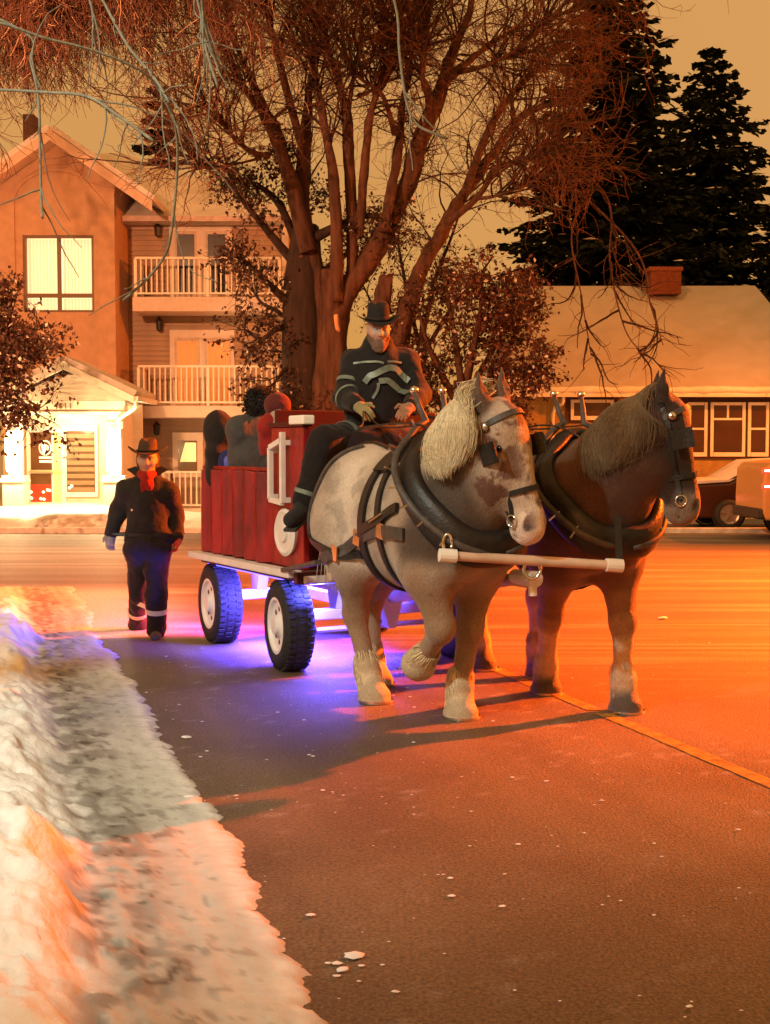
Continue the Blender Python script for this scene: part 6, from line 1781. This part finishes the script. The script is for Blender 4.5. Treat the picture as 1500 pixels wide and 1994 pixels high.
# ================================================================== VEHICLES
car_red = mat('sedan_paint', (.045, .012, .008), .30, var=.15, scale=3, spec=.6)
car_glow_tint = mat('suv_glow_tint', (.55, .28, .09), .30, var=.05, spec=.6)  # orange glow around the passing vehicle is put into its body colour
tail_m = mat('lit_tail_lamp', (.5, .02, .02), .3, var=0, emit=(1.0, .02, .012), estr=4.0)
tail_w = mat('lit_lamp_core', (1, .8, .7), .3, var=0, emit=(1.0, .55, .40), estr=5.0)
def car(name, label, x0, y0, prof, glass, wheels, paint, width, wr, z0=0.02):
    t = thing(name, label, 'car', (x0, y0, z0))
    W_ = width
    q = MB(); q.prism([(x0 + x, y0, z0 + z) for x, z in prof], (0, W_, 0)); q.build('body', paint, t, bevel=.055)
    for pl_ in glass:
        q = MB(); q.prism([(x0 + x, y0 - .006, z0 + z) for x, z in pl_], (0, .012, 0)); q.build('side_window', dark_glass, t)
    for wx in wheels:
        for yy, s in ((y0 + .02, -1), (y0 + W_ - .02, 1)):
            c = (x0 + wx, yy, z0 + wr)
            q = MB(); q.lathe([(-.10, wr * .6), (-.11, wr * .72), (-.09, wr * .95), (0, wr), (.10, wr * .96), (.10, wr * .5)], c, (0, -s, 0) if False else (0, 1 * (1 if s > 0 else 1), 0), n=28); w_ = q.build('wheel', rubber, t, smooth=True)
            q = MB(); f = -.112 if s < 0 else .112
            q.lathe([(f, wr * .66), (f + (.02 if s < 0 else -.02), wr * .56), (f + (.03 if s < 0 else -.03), wr * .2), (f, wr * .14), (f, 0)], c, (0, 1, 0), n=24); q.build('rim', mat('alloy', (.4, .36, .33), .35, metal=.7), w_)
            for k in range(5):
                a = 2*math.pi*k/5 + .3; b = MB(); b.bar(V(c) + V((math.cos(a) * wr * .15, f, math.sin(a) * wr * .15)), V(c) + V((math.cos(a) * wr * .6, f, math.sin(a) * wr * .6)), .05, .02, up=(0, 1, 0)); b.build('spoke', mat('alloy'), w_)
            q = MB(); q.lathe([(0, wr * 1.16), (.02, wr * 1.16), (.02, wr * 1.02), (0, wr * 1.02)], (c[0], y0 - .008 if s < 0 else y0 + W_ - .012, c[2]), (0, 1, 0), n=28); q.build('wheel_arch', black_m, t)
    return t
sx = P(1336, 1000, 26.0).x
sed = car('parked_sedan', 'dark parked sedan with snow-covered boot and rear window in front of the bungalow', sx, 25.85,
    [(.02, .22), (-.06, .34), (-.05, .55), (.03, .66), (.08, .84), (.22, .93), (.88, .97), (1.62, 1.40), (2.7, 1.44), (3.45, 1.02), (4.4, .88), (4.55, .55), (4.5, .24)],
    [[(1.12, 1.0), (1.66, 1.33), (2.1, 1.36), (2.1, 1.02)], [(2.16, 1.02), (2.16, 1.36), (2.65, 1.36), (3.2, 1.03)]], (.86, 3.55), car_red, 1.75, .31)
q = MB(); q.prism([(sx + x, 25.83, .02 + z) for x, z in ((.06, .95), (.22, 1.03), (.84, 1.05), (1.50, 1.44), (2.7, 1.50), (2.75, 1.46), (1.64, 1.42), (.88, .985), (.22, .94), (.10, .88))], (0, 1.8, 0)); q.build('snow_cover', roof_snow, sed, bevel=.02)
q = MB(); q.box((sx + .02, 25.84, .60), (sx + .24, 25.90, .72)); q.build('tail_lamp', tail_m, sed, bevel=.02)
for dx in (.05, .17):
    q = MB(); q.lathe([(-.012, .002), (0, .028), (.01, .002)], (sx + dx, 25.835, .66), (0, -1, 0), n=8); q.build('lamp_bulb', tail_w, sed)
q = MB(); q.box((sx - .08, 25.86, .28), (sx + .12, 27.6, .50)); q.build('rear_bumper', black_m, sed, bevel=.04)
q = MB(); q.box((sx - .07, 26.5, .58), (sx - .055, 26.85, .66)); q.build('number_plate', white_m, sed)
ux = P(1466, 950, 23.3).x
suv = car('passing_suv', 'glow-tinted vehicle with red tail lamps cut off by the right frame edge', ux, 22.6,
    [(.04, .36), (-.02, .50), (-.02, .82), (.0, 1.32), (.12, 1.42), (.50, 1.47), (2.9, 1.47), (3.6, 1.06), (4.5, 1.0), (4.65, .6), (4.6, .34)],
    [[(.46, 1.04), (.60, 1.38), (1.5, 1.39), (1.5, 1.04)], [(1.58, 1.04), (1.58, 1.39), (2.8, 1.38), (3.3, 1.05)]], (.95, 3.7), car_glow_tint, 1.8, .36)
for z in (1.26, .97):
    q = MB(); q.box((ux - .03, 22.58, z), (ux + .38, 22.66, z + .085)); tl = q.build('tail_lamp', tail_m, suv, bevel=.015)
    q = MB(); q.box((ux + .0, 22.572, z + .022), (ux + .36, 22.582, z + .058)); q.build('lamp_core', tail_w, tl)
q = MB(); q.box((ux + .14, 22.58, .66), (ux + .55, 22.61, .70)); q.build('side_trim', mat('bright_trim', (.9, .8, .6), .3, var=0, metal=.3), suv)
q = MB(); q.box((ux - .07, 22.62, .40), (ux + .2, 24.4, .60)); q.build('rear_bumper', black_m, suv, bevel=.04)
